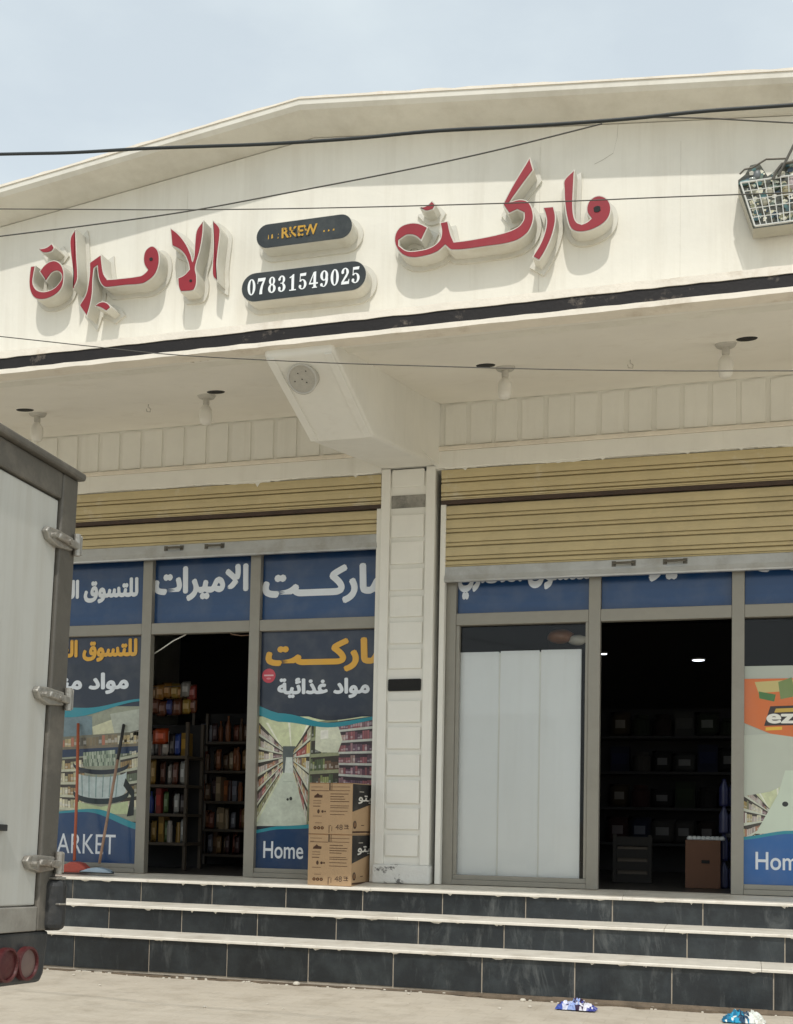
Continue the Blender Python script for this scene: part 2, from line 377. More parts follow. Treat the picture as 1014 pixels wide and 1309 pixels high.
# Arabic words, letters in their joined forms, listed left to right
A_MARKET = '\ufe96\u0640\u0640\u0640\ufedb\ufead\ufe8e\ufee3'
A_AMIRAT = '\ufe95\ufe8d\ufeae\ufef4\ufee3\ufefb\ufe8d'
A_TASAWUQ = '\ufed5\ufeee\ufeb4\ufe98\ufee0\ufedf'
A_ASRI = '\ufef1\ufeae\ufebc\ufecc\ufedf\ufe8d'
A_FOOD = '\ufe94\ufef4\ufe8b\ufe8d\ufeac\ufecf \ufea9\ufe8d\ufeee\ufee3'
A_HOME = '\ufe94\ufef4\ufedf\ufeb0\ufee8\ufee3 \ufea9\ufe8d\ufeee\ufee3'

# ================================================================== SETTING
bm = bmesh.new()
import random as _r
def ground_z(x, y):
    return .004 * math.sin(x * 2.1 + y * .7) + .003 * math.sin(x * 5.3 - y * 3.1) + .004
g = MB()
xs = [-900, -200, -60, -20] + [-8 + .25 * i for i in range(49)] + [10, 30, 100, 300, 900]
ys = [-900, -200, -60, -25] + [-12 + .25 * i for i in range(53)] + [4, 10, 30, 100, 300, 900]
idx = {}
for j, y in enumerate(ys):
    for i, x in enumerate(xs):
        idx[i, j] = len(g.v); g.v.append((x, y, ground_z(x, y) if abs(x) < 9 and -12 < y < 1 else 0))
for j in range(len(ys) - 1):
    for i in range(len(xs) - 1):
        g.f.append((idx[i, j], idx[i+1, j], idx[i+1, j+1], idx[i, j+1])); g.c.append(None)
tag(g.build('ground', MT['ground'], smooth=True), kind='structure')

# ================================================================== STEPS
BX0, BX1 = -7.4, 2.5
st = thing('entrance_steps', (-2.45, 0, 0), 'three long black tiled entrance steps with white marble treads in front of the shop', 'steps')
YS = [0.0, .34, .66]; ZS = [.278, .462, .636]; LAND = .66
for k in range(3):
    b = MB(); zb = [0, ZS[0], ZS[1]][k]
    b.box((BX0, YS[k] + .006, zb - .12), (BX1, YS[k] + .3, ZS[k] - .019)); b.build('riser_bed', MT['grout'], st)
    t = MB(); off = [(-4.03), (-3.955), (-4.468)][k]; x = off - .6 * 6
    while x < BX1:
        a, c = max(BX0, x + .004), min(BX1, x + .596)
        if c > a: 
            jy = random.uniform(-.002, .001); t.box((a, YS[k] + jy, zb + (0.03 if k == 0 else .002) + random.uniform(0, .004)), (c, YS[k] + .03, ZS[k] - .022))
        x += .6
    t.build('riser_tiles', MT['tile'], st, bevel=.0015)
    t = MB()
    if k < 2: prof = [(YS[k] - .022, ZS[k] - .020), (YS[k+1] + .004, ZS[k] - .020), (YS[k+1] + .004, ZS[k] + .004), (YS[k] - .018, ZS[k]), (YS[k] - .022, ZS[k] - .006)]
    else: prof = [(YS[k] - .022, ZS[k] - .020), (1.12, ZS[k] - .020), (1.12, LAND), (.93, LAND), (YS[k] - .018, ZS[k]), (YS[k] - .022, ZS[k] - .006)]
    x = BX0; 
    while x < BX1:
        c = min(BX1, x + random.choice((1.2, 1.5, 1.8))); t.prism(prof, 'x', x + .001, c - .001); x = c
    t.build('tread', MT['tread'], st, bevel=.002)
for k in range(3):
    b = MB(); x = BX0
    while x < BX1:
        x += random.uniform(.05, .6); w_ = random.uniform(.02, .12); n = 6; zt_ = ZS[k] - .0195
        pts = [(x + w_ * q_ / n, zt_ - random.uniform(.002, .016) * math.sin(math.pi * q_ / n)) for q_ in range(n + 1)]
        b.prism([(x, zt_ + .001)] + pts + [(x + w_, zt_ + .001)], 'y', YS[k] - .006, YS[k] + .004); x += w_
    tag(b.build('cement_drips', MT['tread'], st), kind='stuff')
st_ = MB()
for k in range(160):
    x, y = random.uniform(-6, 2), random.uniform(-5, -.1); r = random.choice((.003, .004, .005, .008, .012)); st_.lathe([(r * .5, 0), (r, r * .5), (r * .6, r * .95)], (x, y, ground_z(x, y) - .001), 6)
tag(st_.build('loose_grit', MT['crumb']), 'loose pale grit strewn over the dusty paving', 'grit', kind='stuff')
# mortar crumbs along the foot of the steps and under the nosings
cr = MB()
for k in range(90):
    x = random.uniform(-5.2, .4); r = random.uniform(.004, .013) * (1.6 if random.random() < .12 else 1); y = -r - random.uniform(0, .05)
    cr.lathe([(r*.6, 0), (r, r*.4), (r*.7, r*.9)], (x, y, ground_z(x, y) - .002), 6)
for (x0, x1, t) in ((-4.6, -4.3, .02), (-4.25, -3.85, .015), (-3.8, -3.5, .018), (-1.5, -.9, .012)):
    pts = [(x0 + (x1 - x0) * i / 12, -random.uniform(.2, 1) * t * 2) for i in range(13)]
    cr.prism([(x0, 0)] + pts + [(x1, 0)], 'z', 0, .014)
tag(cr.build('mortar_crumbs', MT['crumb']), 'pale mortar crumbs scattered along the foot of the lowest step', 'rubble', kind='stuff')
dirt = MB()
pts = [(BX0, -.012)]
x = BX0
while x < BX1:
    x += .06; pts.append((x, -.014 - abs(random.gauss(0, .02)) - (.03 * min(1, (x + 2.2) / 1.2) if x > -2.2 else 0)))
dirt.prism([(BX0, .01)] + pts + [(x, .01)], 'z', -.01, .014)
xx = -2.3
while xx < BX1:
    e = xx + random.uniform(.15, .4); h = .016 + .018 * min(1, (xx + 2.3) / 1.3) * random.uniform(.5, 1); dirt.prism([(.004, .0), (-.05 * random.uniform(.6, 1), .012), (-.012, h), (.004, h + .004)], 'x', xx, e - .001); xx = e
tag(dirt.build('dirt_line', mat('dark earth', (.15, .115, .08), .95, .3, 12, .8, 40)), kind='stuff', label='dark strip of earth caught along the foot of the steps', cat='dirt')

# ================================================================== SHOP BUILDING
bd = thing('shop_building', (-2.45, 1, 0), 'cream single storey market building with gabled fascia, canopy and two shuttered shopfronts', 'building')
WALLY, CAPY, LIPY = -1.26, -1.5, -1.45
PK, PKZ = -2.44, 5.21
def gz(x): return PKZ + (x - PK) * (.125 if x < PK else -.1057)
# fascia wall
b = MB(); b.prism([(BX0, 3.86), (BX1, 3.86), (BX1, gz(BX1) - .09), (PK, PKZ - .09), (BX0, gz(BX0) - .09)], 'y', WALLY, WALLY + .119); b.build('fascia_wall', MT['wall'], bd)
# vertical seams and a crack in the fascia panels
MT['seam'] = mat('shallow seam', (.58, .55, .48), .8, .2, 9, 0)
for px_ in (240, 690, 870): 
    b = MB(); x = U(px_, 250, WALLY).x; b.box((x, WALLY - .0012, 3.96), (x + .0015, WALLY + .01, gz(x) - .2)); b.build('panel_seam', MT['seam'], bd)
b = MB()
for pts in ([(812, 120), (807, 135), (801, 143), (796, 152), (790, 160), (789, 176), (784, 196), (770, 205), (760, 210)], [(768, 127), (778, 126), (786, 127)], [(826, 122), (842, 124)]):
    P = [U(x, y, WALLY - .001) for x, y in pts]
    for p, q_ in zip(P[:-1], P[1:]):
        b.face([p, q_, q_ + Vector((.0012, 0, .0028)), p + Vector((.0012, 0, .0028))])
b.build('hairline_crack', mat('crack', (.30, .27, .22), .9, .2, 9, 0), bd)
# parapet cap with sloping cove
b = MB()
for (xa, xb) in ((BX0, PK), (PK, BX1)):
    sec = [(WALLY + .12, -.002), (CAPY, 0), (CAPY, -.03), (CAPY + .02, -.05), (WALLY + .0, -.085), (WALLY + .12, -.085)]
    A = [(xa, y, gz(xa) + z) for y, z in sec]; B = [(xb, y, gz(xb) + z) for y, z in sec]; i = len(b.v); n = len(sec)
    b.v += A + B
    for k in range(n): b.f.append((i + k, i + (k+1) % n, i + n + (k+1) % n, i + n + k)); b.c.append(None)
    b.f.append(tuple(range(i, i + n)) if xa == BX0 else tuple(range(i + n, i + 2*n))); b.c.append(None)
b.build('parapet_cap', mat('shade-greyed parapet cap', (.70, .675, .60), .8, .06, 2.5, .15, 30, dirt=(.42, .38, .30), damt=.4, streak=False, dlo=.45, dhi=.75), bd)  # base greyed to deepen the gable's shade, with random dirt over it
b = MB()
for (xa, xb) in ((BX0, PK), (PK, BX1)):
    x = xa
    pr = []
    N = 60
    for k in range(N + 1):
        xx = xa + (xb - xa) * k / N; h = .010 + .008 * random.random()
        pr.append((xx, gz(xx) + h))
    b.prism([(xa, gz(xa) + .0005)] + pr + [(xb, gz(xb) + .0005)], 'y', CAPY - .006, CAPY + .1)
b.build('cap_screed', MT['trim'], bd)
# lower moulding, black band, drip lip
def wavy(mb, z0, z1, y, amp, yb):
    N = 120; lo = []; hi = []
    for k in range(N + 1):
        x = BX0 + (BX1 - BX0) * k / N
        lo.append((x, z0 + random.uniform(-amp, amp))); hi.append((x, z1 + random.uniform(-amp, amp)))
    for k in range(N):
        (xa, la), (xb, lb), (_, ha), (_, hb) = lo[k], lo[k+1], hi[k], hi[k+1]
        i = len(mb.v); j0 = y + random.uniform(-.002, .002)
        mb.v += [(xa, y, la), (xb, y, lb), (xb, y, hb), (xa, y, ha), (xa, yb, la), (xb, yb, lb), (xb, yb, hb + .015), (xa, yb, ha + .015)]
        mb.f += [(i, i+1, i+2, i+3), (i, i+4, i+5, i+1), (i+3, i+2, i+6, i+7)]; mb.c += [None] * 3
b = MB(); wavy(b, 3.915, 3.957, LIPY, .0025, WALLY - .0005); b.build('moulding', MT['trim'], bd, smooth=False)
b = MB(); b.box((BX0, LIPY + .006, 3.838), (BX1, -1.402, 3.920)); b.build('black_band', MT['band'], bd)
b = MB(); wavy(b, 3.814, 3.842, LIPY - .005, .0022, LIPY + .10); b.build('drip_lip', MT['trim'], bd)
# canopy soffit (rises towards the wall), back wall above the shutters, roof
SB, SF = 4.275, 3.825
def soff(y): return SF + (SB - SF) * (y + 1.4) / 2.32
b = MB(); b.prism([(-1.40, soff(-1.40)), (1.2, soff(1.2)), (1.2, 4.6), (-1.14, 4.6), (-1.14, 3.9), (-1.40, 3.9)], 'x', BX0, BX1); b.build('canopy_soffit', MT['soffit'], bd)
b = MB(); b.box((BX0, .92, 3.77), (BX1, 1.2, 4.4)); b.build('front_wall', MT['white'], bd)
b = MB(); b.box((BX0, -1.13, 4.605), (BX1, 8, 4.72)); b.build('roof', MT['wall'], bd)
b = MB(); b.box((BX0 - .15, .92, 0), (BX0 - .001, 8, 4.6)); b.box((BX1 + .001, .92, 0), (BX1 + .15, 8, 4.6)); b.box((BX0, 7.9, 0), (BX1, 8, 4.6)); b.build('side_wall', MT['wall'], bd)
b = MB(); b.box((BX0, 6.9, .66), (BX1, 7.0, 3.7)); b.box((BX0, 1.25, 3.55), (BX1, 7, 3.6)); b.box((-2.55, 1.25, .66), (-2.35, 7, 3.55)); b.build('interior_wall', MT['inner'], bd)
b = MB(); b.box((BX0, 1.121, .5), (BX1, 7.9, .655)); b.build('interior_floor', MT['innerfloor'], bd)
# end return of the canopy
b = MB(); b.box((BX0 - .1, -1.25, 3.86), (BX0 - .002, .92, gz(BX0) - .2)); b.box((BX1 + .002, -1.25, 3.86), (BX1 + .1, .92, gz(BX1) - .2)); b.build('canopy_end', MT['wall'], bd)
b = MB(); x = BX0
while x < BX1:
    d = random.choice((.03, .05, .09, .13)); e = x + random.uniform(.08, .3); n = 7
    pts = [(x + (e - x) * k / n, -1.36 + (random.uniform(.4, 1) * d if 0 < k < n else 0)) for k in range(n + 1)]
    for (xa, ya), (xb, yb) in zip(pts[:-1], pts[1:]):
        b.face([(xa, -1.36, soff(-1.36) - .0015), (xb, -1.36, soff(-1.36) - .0015), (xb, yb, soff(yb) - .0015), (xa, ya, soff(ya) - .0015)])
    x = e + random.uniform(.0, .25)
b.build('peeling_edge', mat('flaked plaster edge', (.50, .43, .33), .9, .15, 12, .3, 60), bd)
# bracket over the pillar
PX0, PX1, PY = -2.665, -2.240, .90
b = MB(); b.prism([(-1.395, 3.78), (-.62, 3.53), (PY, 3.80), (PY + .02, 4.5), (-1.395, 3.885)], 'x', PX0, PX1); br = b.build('bracket', MT['white'], bd, bevel=.028, seg=4)
fl_ = [(PX1 - .01, .25)] + [(PX1 - .002 + .030 * (k / 10) ** 2.2, .25 + .655 * k / 10) for k in range(11)] + [(PX1 - .01, .905)]
b = MB(); b.prism(fl_, 'z', 3.80, 4.262); b.build('bracket_flare', MT['white'], br, smooth=False)
# raised borders on the bracket's sloping underside
sdir = Vector((0, -.62 + 1.395, 3.53 - 3.78)).normalized(); snor = Vector((0, sdir.z, -sdir.y))
if snor.z > 0: snor = -snor
b = MB()
for xa in (PX0 + .01, PX1 - .06):
    P0 = Vector((0, -1.38, 3.775)); P1 = Vector((0, -.63, 3.533))
    q = [P0, P1, P1 + snor * .008, P0 + snor * .008]
    b.prism([(p.y, p.z) for p in q], 'x', xa, xa + .05)
b.build('bracket_border', MT['white'], br, bevel=.003)
# lintel and ledge, cladding
for (xa, xb) in ((BX0, PX0), (PX1, BX1)):
    b = MB(); b.box((xa, .895, 3.775), (xb, .921, 3.905)); b.build('lintel', MT['white'], bd, bevel=.004)
    b = MB(); b.box((xa, .885, 3.906), (xb, .921, 3.938)); b.build('ledge', MT['trim'], bd, bevel=.006)
    c = MB(); n0 = math.floor((xa - (-2.19)) / .1945)
    x = -2.19 + n0 * .1945
    while x < xb:
        a, e = max(xa, x + .016), min(xb, x + .1785)
        if e - a > .02:
            i = random.uniform(-.003, .003)
            tp = [(a, 3.95), (e, 3.95), (e, 4.258 + i), (a * .3 + e * .7, 4.264 + i), ((a + e) / 2, 4.262), (a, 4.254 - i)]
            c.prism(tp, 'y', .909 + random.uniform(-.002, .002), .921)
        x += .1945
    c.build('wall_cladding', MT['white'], bd, bevel=.004)
    # pillars
def pillar(x0, x1, main):
    b = MB(); b.box((x0, PY + .020, .66), (x1, 1.2, 3.80)); p = b.build('pillar', MT['white'], bd)
    w_ = x1 - x0
    b = MB(); b.box((x0, PY, .80), (x0 + .072, PY + .021, 3.80)); b.box((x1 - .072, PY, .80), (x1, PY + .021, 3.80)); b.build('pillar_edge', MT['white'], p, bevel=.005)
    zs = [(3.653, 3.827), (3.268, 3.441), (3.063, 3.235), (2.865, 3.03), (2.661, 2.819), (2.458, 2.622), (2.268, 2.418), (1.865, 2.028), (1.664, 1.83), (1.463, 1.625), (1.256, 1.43), (1.062, 1.223), (.863, 1.024)]
    for a, c in zs:
        b = MB(); d = random.uniform(-.002, .002); b.box((x0 + .085 + d, PY + .0015, a), (x1 - .085 + d, PY + .021, min(c, 3.79)))
        b.build('pillar_panel', MT['white'], p, bevel=.006)
    b = MB(); b.box((x0 + .08, PY + .014, 3.495), (x1 - .08, PY + .0205, 3.592)); b.build('empty_panel_slot', mat('grey bare mortar', (.30, .29, .26), .9, .25, 9, .5, 40, dirt=(.04, .04, .04), damt=.9), p)
    b = MB(); b.prism([(x0 + .083, 2.105), (x0 + .09, 2.1), (x1 - .094, 2.102), (x1 - .088, 2.108), (x1 - .087, 2.187), (x1 - .095, 2.192), (x0 + .092, 2.19), (x0 + .084, 2.184)], 'y', PY + .006, PY + .0205); b.build('dark_panel_slot', MT['hole'], p)
    b = MB(); b.box((x0 - .012, PY - .02, .66), (x1 + .012, 1.0, .80)); b.build('base_block', MT['peel'], p, bevel=.015)
pillar(PX0, PX1, True); pillar(-7.4, -7.0, False); pillar(2.1, 2.5, False)

# roller shutters
def slats(z0, z1, x0, x1, yc, name, m, parent, top=False):
    b = MB(); pitch = .105; pr = []; z = z1
    while z > z0 + .001:
        h = min(pitch, z - z0)
        pr += [(yc + .020, z), (yc + .020, z - .010), (yc - .008, z - .012), (yc - .009, z - h * .40), (yc - .004, z - h * .70), (yc + .012, z - h * .715), (yc + .012, z - h * .765), (yc - .004, z - h * .78), (yc - .006, z - h * .87), (yc - .003, z - h * .985)]
        z -= pitch
    prof = pr + [(yc + .03, z0), (yc + .03, z1)]
    b.prism(prof, 'x', x0, x1); return b.build(name, m, parent)
def shutter(x0, x1, zbar, bays, handles):
    top, gap = 3.774, 3.535
    s = slats(gap, top, x0 - .03, x1 + .03, .915, 'roller_shutter', MT['tanpaint'], bd)
    b = MB(); b.box((x0 - .03, .918, gap - .03), (x1 + .03, .95, gap - .001)); b.build('rust_rail', MT['rust'], s)
    b = MB(); N = 220; L0 = x1 - x0; ph = random.random() * 6; pr_ = []
    for k in range(N + 1):
        u = k / N; pr_.append((x0 + L0 * u, 3.776 - max(0, .006 + .010 * math.sin(9 * u + ph) * math.sin(23 * u) + random.uniform(-.003, .004)) - (.035 * random.random() if random.random() < .02 else 0)))
    b.prism([(x0, 3.778)] + pr_ + [(x1, 3.778)], 'y', .9025, .9055); b.build('paint_drips', MT['white'], s)
    slats(zbar + .118, gap - .03, x0, x1, .945, 'curtain', MT['tan'], s)
    b = MB(); b.prism([(.925, zbar + .05), (.935, zbar + .117), (.97, zbar + .117), (.97, zbar + .03), (.955, zbar), (.92, zbar), (.916, zbar + .012), (.92, zbar + .028)], 'x', x0, x1); bar = b.build('bottom_bar', MT['alu'], s, bevel=.003)
    for hx in handles:
        b = MB(); z = zbar + .085; b.tube([(hx - .07, .93, z), (hx - .065, .905, z), (hx - .05, .897, z), (hx + .05, .897, z), (hx + .065, .905, z), (hx + .07, .93, z)], .009)
        b.box((hx - .085, .925, z - .02), (hx - .055, .934, z + .02)); b.box((hx + .055, .925, z - .02), (hx + .085, .934, z + .02)); b.build('handle', MT['darkwire'], s)
    for gx in (x0 - .035, x1 - .005):
        b = MB(); b.box((gx, .925, .665), (gx + .04, .985, gap - .03)); b.build('guide_rail', MT['white'], s, bevel=.003)
HL = [U(220, 706, .9).x, U(272, 702, .9).x]; HR = [U(797, 718, .9).x, U(863, 714, .9).x]
shutter(-6.97, -2.70, 3.195, None, HL); shutter(-2.165, 2.06, 2.915, None, HR)

# shopfront frames with glass
FY0, FY1 = 1.0, 1.07
def front(x0, x1, mull, name='shopfront_frame'):
    b = MB()
    ZT0, ZT1 = 2.600, 2.690
    xs_ = [x0] + mull + [x1]
    for m in xs_: b.box((m - .043, FY0, .662), (m + .043, FY1, 3.72))
    for a, c in zip(xs_[:-1], xs_[1:]): b.box((a + .0435, FY0 + .003, ZT0), (c - .0435, FY1 - .003, ZT1))
    return b.build(name, MT['frame'], bd, bevel=.004)
fl = front(-6.95, -2.62, [-5.66, -4.68, -3.728])
fr = front(-2.130, 2.05, [-1.052, -.05, .93])
def rail(x0, x1, parent):
    b = MB(); b.box((x0, FY0 - .004, .664), (x1, FY1 - .006, .70)); b.box((x0, FY0 + .012, .7005), (x1, FY1 - .012, .735)); b.build('bottom_rail', MT['frame'], parent, bevel=.003)
def pane(x0, x1, z0, z1, parent, y=1.04):
    b = MB(); b.face([(x0, y, z0), (x1, y, z0), (x1, y, z1), (x0, y, z1)]); b.build('glass_pane', MT['glass'], parent)
for (a, c) in ((-5.617, -4.723), (-3.685, -2.663)): rail(a, c, fl)
for (a, c) in ((-2.087, -1.095), (-.007, .887)): rail(a, c, fr)
pane(-2.09, -1.09, .72, 2.61, fr, 1.06); pane(-.01, .89, .72, 2.61, fr, 1.062)
# inner sash of the left window of the right bay
b = MB()
for (a, c, z0, z1) in ((-2.087, -2.06, .736, 2.6), (-1.118, -1.0955, .736, 2.6)): b.box((a, 1.012, z0), (c, 1.06, z1))
b.build('window_sash', MT['frame'], fr, bevel=.003)

# recess holes and hooks of the soffit are parts of the building
def on_soffit(x, y, off=0):
    r = ray(x, y); s = (SB - SF) / 2.32
    t = (SF + off + s * (CAM.y + 1.4) - CAM.z) / (r.z - s * r.y); return CAM + r * t
sl = (SB - SF) / 2.32; sn = Vector((0, sl, -1)).normalized(); sv = Vector((0, 1, sl)).normalized()
def soffit_disc(c, r0, r1, h0, h1, mb, n=24):
    ring = lambda r, h: [c + (Vector((1, 0, 0)) * math.cos(2*math.pi*k/n) + sv * math.sin(2*math.pi*k/n)) * r + sn * h for k in range(n)]
    A, B = ring(r0, h0), ring(r1, h1); i = len(mb.v); mb.v += [tuple(p) for p in A + B]
    for k in range(n): mb.f.append((i + k, i + (k+1) % n, i + n + (k+1) % n, i + n + k)); mb.c.append(None)
    mb.f.append(tuple(range(i + n, i + 2*n))); mb.c.append(None)
lampspots = [((32, 524), (48, 528)), ((276, 501), (264, 505)), ((621, 467), (646, 469)), ((955, 433), (928, 439))]
for hp, lp in lampspots:
    c = on_soffit(*hp); b = MB(); soffit_disc(c, .062, .058, 0, .0035, b); b.build('soffit_hole', MT['hole'], bd)
for hp in ((190, 517), (806, 460)):
    c = on_soffit(*hp); b = MB(); b.tube([c + Vector((0, 0, .01)), c + Vector((0, 0, -.02)), c + Vector((.018, 0, -.035)), c + Vector((.014, 0, -.055)), c + Vector((-.012, 0, -.05)), c + Vector((-.016, 0, -.03))], .0035, 6); b.build('hook', MT['lampbase'], bd)
# round speaker on the bracket
P0 = Vector((0, -1.395, 3.78)); k_ = None
r = ray(387, 484); t = (P0 - CAM).dot(snor) / r.dot(snor); cc = CAM + r * t; cc = cc - r.normalized() * .075
knor = Vector((.05, -.80, -.60)).normalized(); kx = Vector((0, 0, 1)).cross(knor).normalized(); ky = knor.cross(kx)
sp = thing('ceiling_speaker', cc, 'round beige speaker disc set in the bracket underside above the pillar', 'speaker')
b = MB(); n = 32
def ring_at(rad, h): return [cc + (kx * math.cos(2*math.pi*k/n) + ky * math.sin(2*math.pi*k/n)) * rad + knor * h for k in range(n)]
R = [ring_at(.086, -.09), ring_at(.088, .006), ring_at(.09, .012), ring_at(.082, .016), ring_at(.078, .012)]
for q in R: b.v += [tuple(p) for p in q]
for a in range(4):
    for k in range(n): b.f.append((a*n + k, a*n + (k+1) % n, (a+1)*n + (k+1) % n, (a+1)*n + k)); b.c.append(None)
b.build('rim', MT['lampbase'], sp, smooth=True)
b = MB(); b.face(ring_at(.0775, .011)); b.build('grille', MT['speaker'], sp)
b = MB()
for (dx, dy) in ((0, .0), (.025, -.02), (-.02, .035), (.03, .045), (-.045, -.01)):
    c2 = cc + kx * dx + ky * dy; b.face([c2 + (kx * math.cos(2*math.pi*k/8) + ky * math.sin(2*math.pi*k/8)) * .004 + knor * .013 for k in range(8)])
b.build('screw', MT['hole'], sp)

# pendant lamps: one built, the others copied with their parts
def make_lamp():
    t = thing('ceiling_lamp', (0, 0, 0), 'pendant bulb lamp hanging from the canopy soffit', 'lamp', 'bulb lamps under the canopy')
    b = MB(); b.lathe([(.062, .012), (.064, -.004), (.056, -.018), (.03, -.026)], n=24); b.build('canopy_plate', MT['lampbase'], t, smooth=False, bevel=.002)
    b = MB(); b.lathe([(.022, -.02), (.023, -.06), (.02, -.075)], n=18); b.build('socket', MT['lampbase'], t)
    b = MB(); b.lathe([(.018, -.070), (.026, -.082), (.042, -.105), (.046, -.13), (.045, -.17), (.040, -.195), (.025, -.208), (.006, -.212)], n=24); b.build('bulb', MT['bulb'], t, smooth=True)
    return t
lab = ['leftmost pendant bulb, partly behind the truck roof, by the left canopy end', 'pendant bulb with dark hole to its right, left of the speaker bracket', 'pendant bulb with dark hole to its left, right of the speaker bracket', 'pendant bulb with dark hole to its right, above the right shutter, rightmost of all']
proto = make_lamp()
for i, (hp, lp) in enumerate(lampspots):
    c = on_soffit(*lp)
    if i == 0: o = proto
    else:
        o = proto.copy(); COL.objects.link(o)
        for ch in proto.children:
            d = ch.copy(); COL.objects.link(d); d.parent = o
    o.location = c; o['label'] = lab[i]; o.rotation_euler.z = i * 1.3

# ================================================================== RED SIGN LETTERS
LET_F = -1.38
def zoomed(reg, sc_, pts): return [(reg[0] + x / sc_, reg[1] + y / sc_) for x, y in pts]
NL = [0]
def letter(pts, label, holes=()):
    P = [U(x, y, LET_F) for x, y in pts]; P = [Vector((p.x, p.z)) for p in P]
    S = smooth_poly(P, 5)
    c = sum(S, Vector((0, 0))) / len(S)
    t = thing('sign_letter', (c.x, WALLY, c.y), label, 'sign letter', 'red raised letters of the fascia sign')
    b = MB(); b.prism([tuple(p) for p in S], 'y', LET_F, WALLY + .003); b.build('letter_side', MT['rim'], t)
    I = offset_poly(S, -.0065); b = MB(); b.prism([tuple(p) for p in I], 'y', LET_F - .004, LET_F + .002); f = b.build('letter_face', MT['red'], t)
    NL[0] += 1
    link_bm(grown_plate(S, .024, WALLY - .010 - .0007 * NL[0], WALLY + .001), 'back_plate', MT['rim'], t)
    for (hx, hy, rr) in holes:
        h = U(hx, hy, LET_F - .004); b = MB(); b.prism([(h.x + rr * math.cos(q * .5236) * (1 + .15 * (q % 3)), h.z + rr * math.sin(q * .5236)) for q in range(12)], 'y', LET_F - .0065, LET_F - .002); b.build('hole', MT['hole'], f)
R1, S1 = (30, 280), 8.175; R2, S2 = (90, 280), 7.8; R3, S3 = (205, 270), 8.726; R4, S4 = (490, 190), 4.609; R5, S5 = (660, 200), 7.243
letter(zoomed(R1, S1, [(75,492),(128,485),(108,590),(103,670),(135,730),(190,755),(255,750),(325,718),(385,650),(400,610),(388,570),(350,548),(305,562),(265,610),(237,655),(165,548),(235,468),(315,432),(380,455),(418,520),(427,600),(415,690),(370,765),(290,820),(200,845),(120,830),(75,770),(58,680),(63,580)]), 'red curled bowl letter at the far left end of the sign')
letter(zoomed(R1, S1, [(155,312),(240,295),(300,252),(328,300),(290,345),(210,358),(175,338)]), 'small red dot piece above the leftmost curled letter')
letter(zoomed(R1, S1, [(548,98),(552,200),(560,400),(570,550),(565,640),(518,740),(520,640),(510,500),(492,350),(490,200)]), 'red upright stroke standing right beside the leftmost curled letter')
letter(zoomed(R2, S2, [(190,435),(310,350),(318,440),(335,540),(372,600),(450,595),(700,563),(745,535),(768,510),(735,455),(728,390),(745,320),(790,275),(830,268),(870,300),(890,370),(885,460),(850,550),(790,610),(715,650),(550,665),(400,683),(340,682),(300,640),(275,560),(268,470),(240,490),(228,600),(222,740),(200,860),(165,975),(88,862),(150,760),(175,660),(190,540)]), 'long joined red letters of the left word, tail at left, round loop at right', [(90 + 805 / S2, 280 + 400 / S2, .010)])
letter(zoomed(R2, S2, [(240,868),(290,830),(340,822),(385,845),(408,880),(358,922),(300,888)]), 'small red dot piece beneath the long joined letters of the left word')
letter(zoomed(R3, S3, [(108,178),(200,245),(290,360),(345,480),(362,555),(375,490),(385,340),(405,210),(484,98),(478,250),(445,440),(410,560),(395,640),(410,720),(405,820),(380,880),(340,895),(222,902),(200,840),(192,745),(265,710),(322,650),(310,580),(270,490),(210,430),(128,388)]), 'red letter shaped like a knot with two prongs, left of the black name plates', [(205 + 340 / S3, 270 + 775 / S3, .008)])
letter(zoomed(R3, S3, [(583,92),(665,180),(668,280),(650,430),(635,600),(640,785),(585,730),(580,600),(590,400),(588,250)]), 'single red upright stroke just left of the two black plates')
letter(zoomed(R4, S4, [(865,48),(888,125),(835,195),(750,312),(810,298),(860,315),(885,370),(885,430),(850,500),(770,550),(600,580),(405,600),(365,572),(320,610),(250,635),(170,645),(110,625),(70,570),(68,510),(100,460),(160,437),(215,440),(265,462),(225,545),(185,515),(140,512),(95,540),(95,570),(140,600),(200,600),(280,580),(330,540),(342,490),(332,435),(383,425),(400,500),(420,548),(520,535),(700,498),(790,462),(825,420),(828,380),(790,362),(740,385),(703,330),(760,220)]), 'widest red letter group with slanted top flag, right of the black plates')
letter(zoomed(R4, S4, [(213,345),(255,335),(288,305),(312,330),(295,360),(250,370)]), 'small red dot piece above the widest letter group of the right word')
letter(zoomed(R5, S5, [(243,470),(350,460),(368,540),(365,620),(330,750),(270,880),(215,968),(148,930),(220,810),(262,700),(278,600),(265,530)]), 'red curved descending stroke between the widest letter group and the looped letter')
letter(zoomed(R5, S5, [(545,115),(535,300),(530,450),(540,550),(565,605),(610,625),(655,605),(690,575),(655,525),(650,470),(675,410),(730,368),(790,362),(850,395),(880,455),(875,530),(835,600),(760,655),(660,695),(560,700),(500,665),(465,560),(445,420),(440,300),(443,220)]), 'red looped letter with a dark dot in its loop, nearest the basket sign', [(660 + 750 / S5, 200 + 487 / S5, .017)])

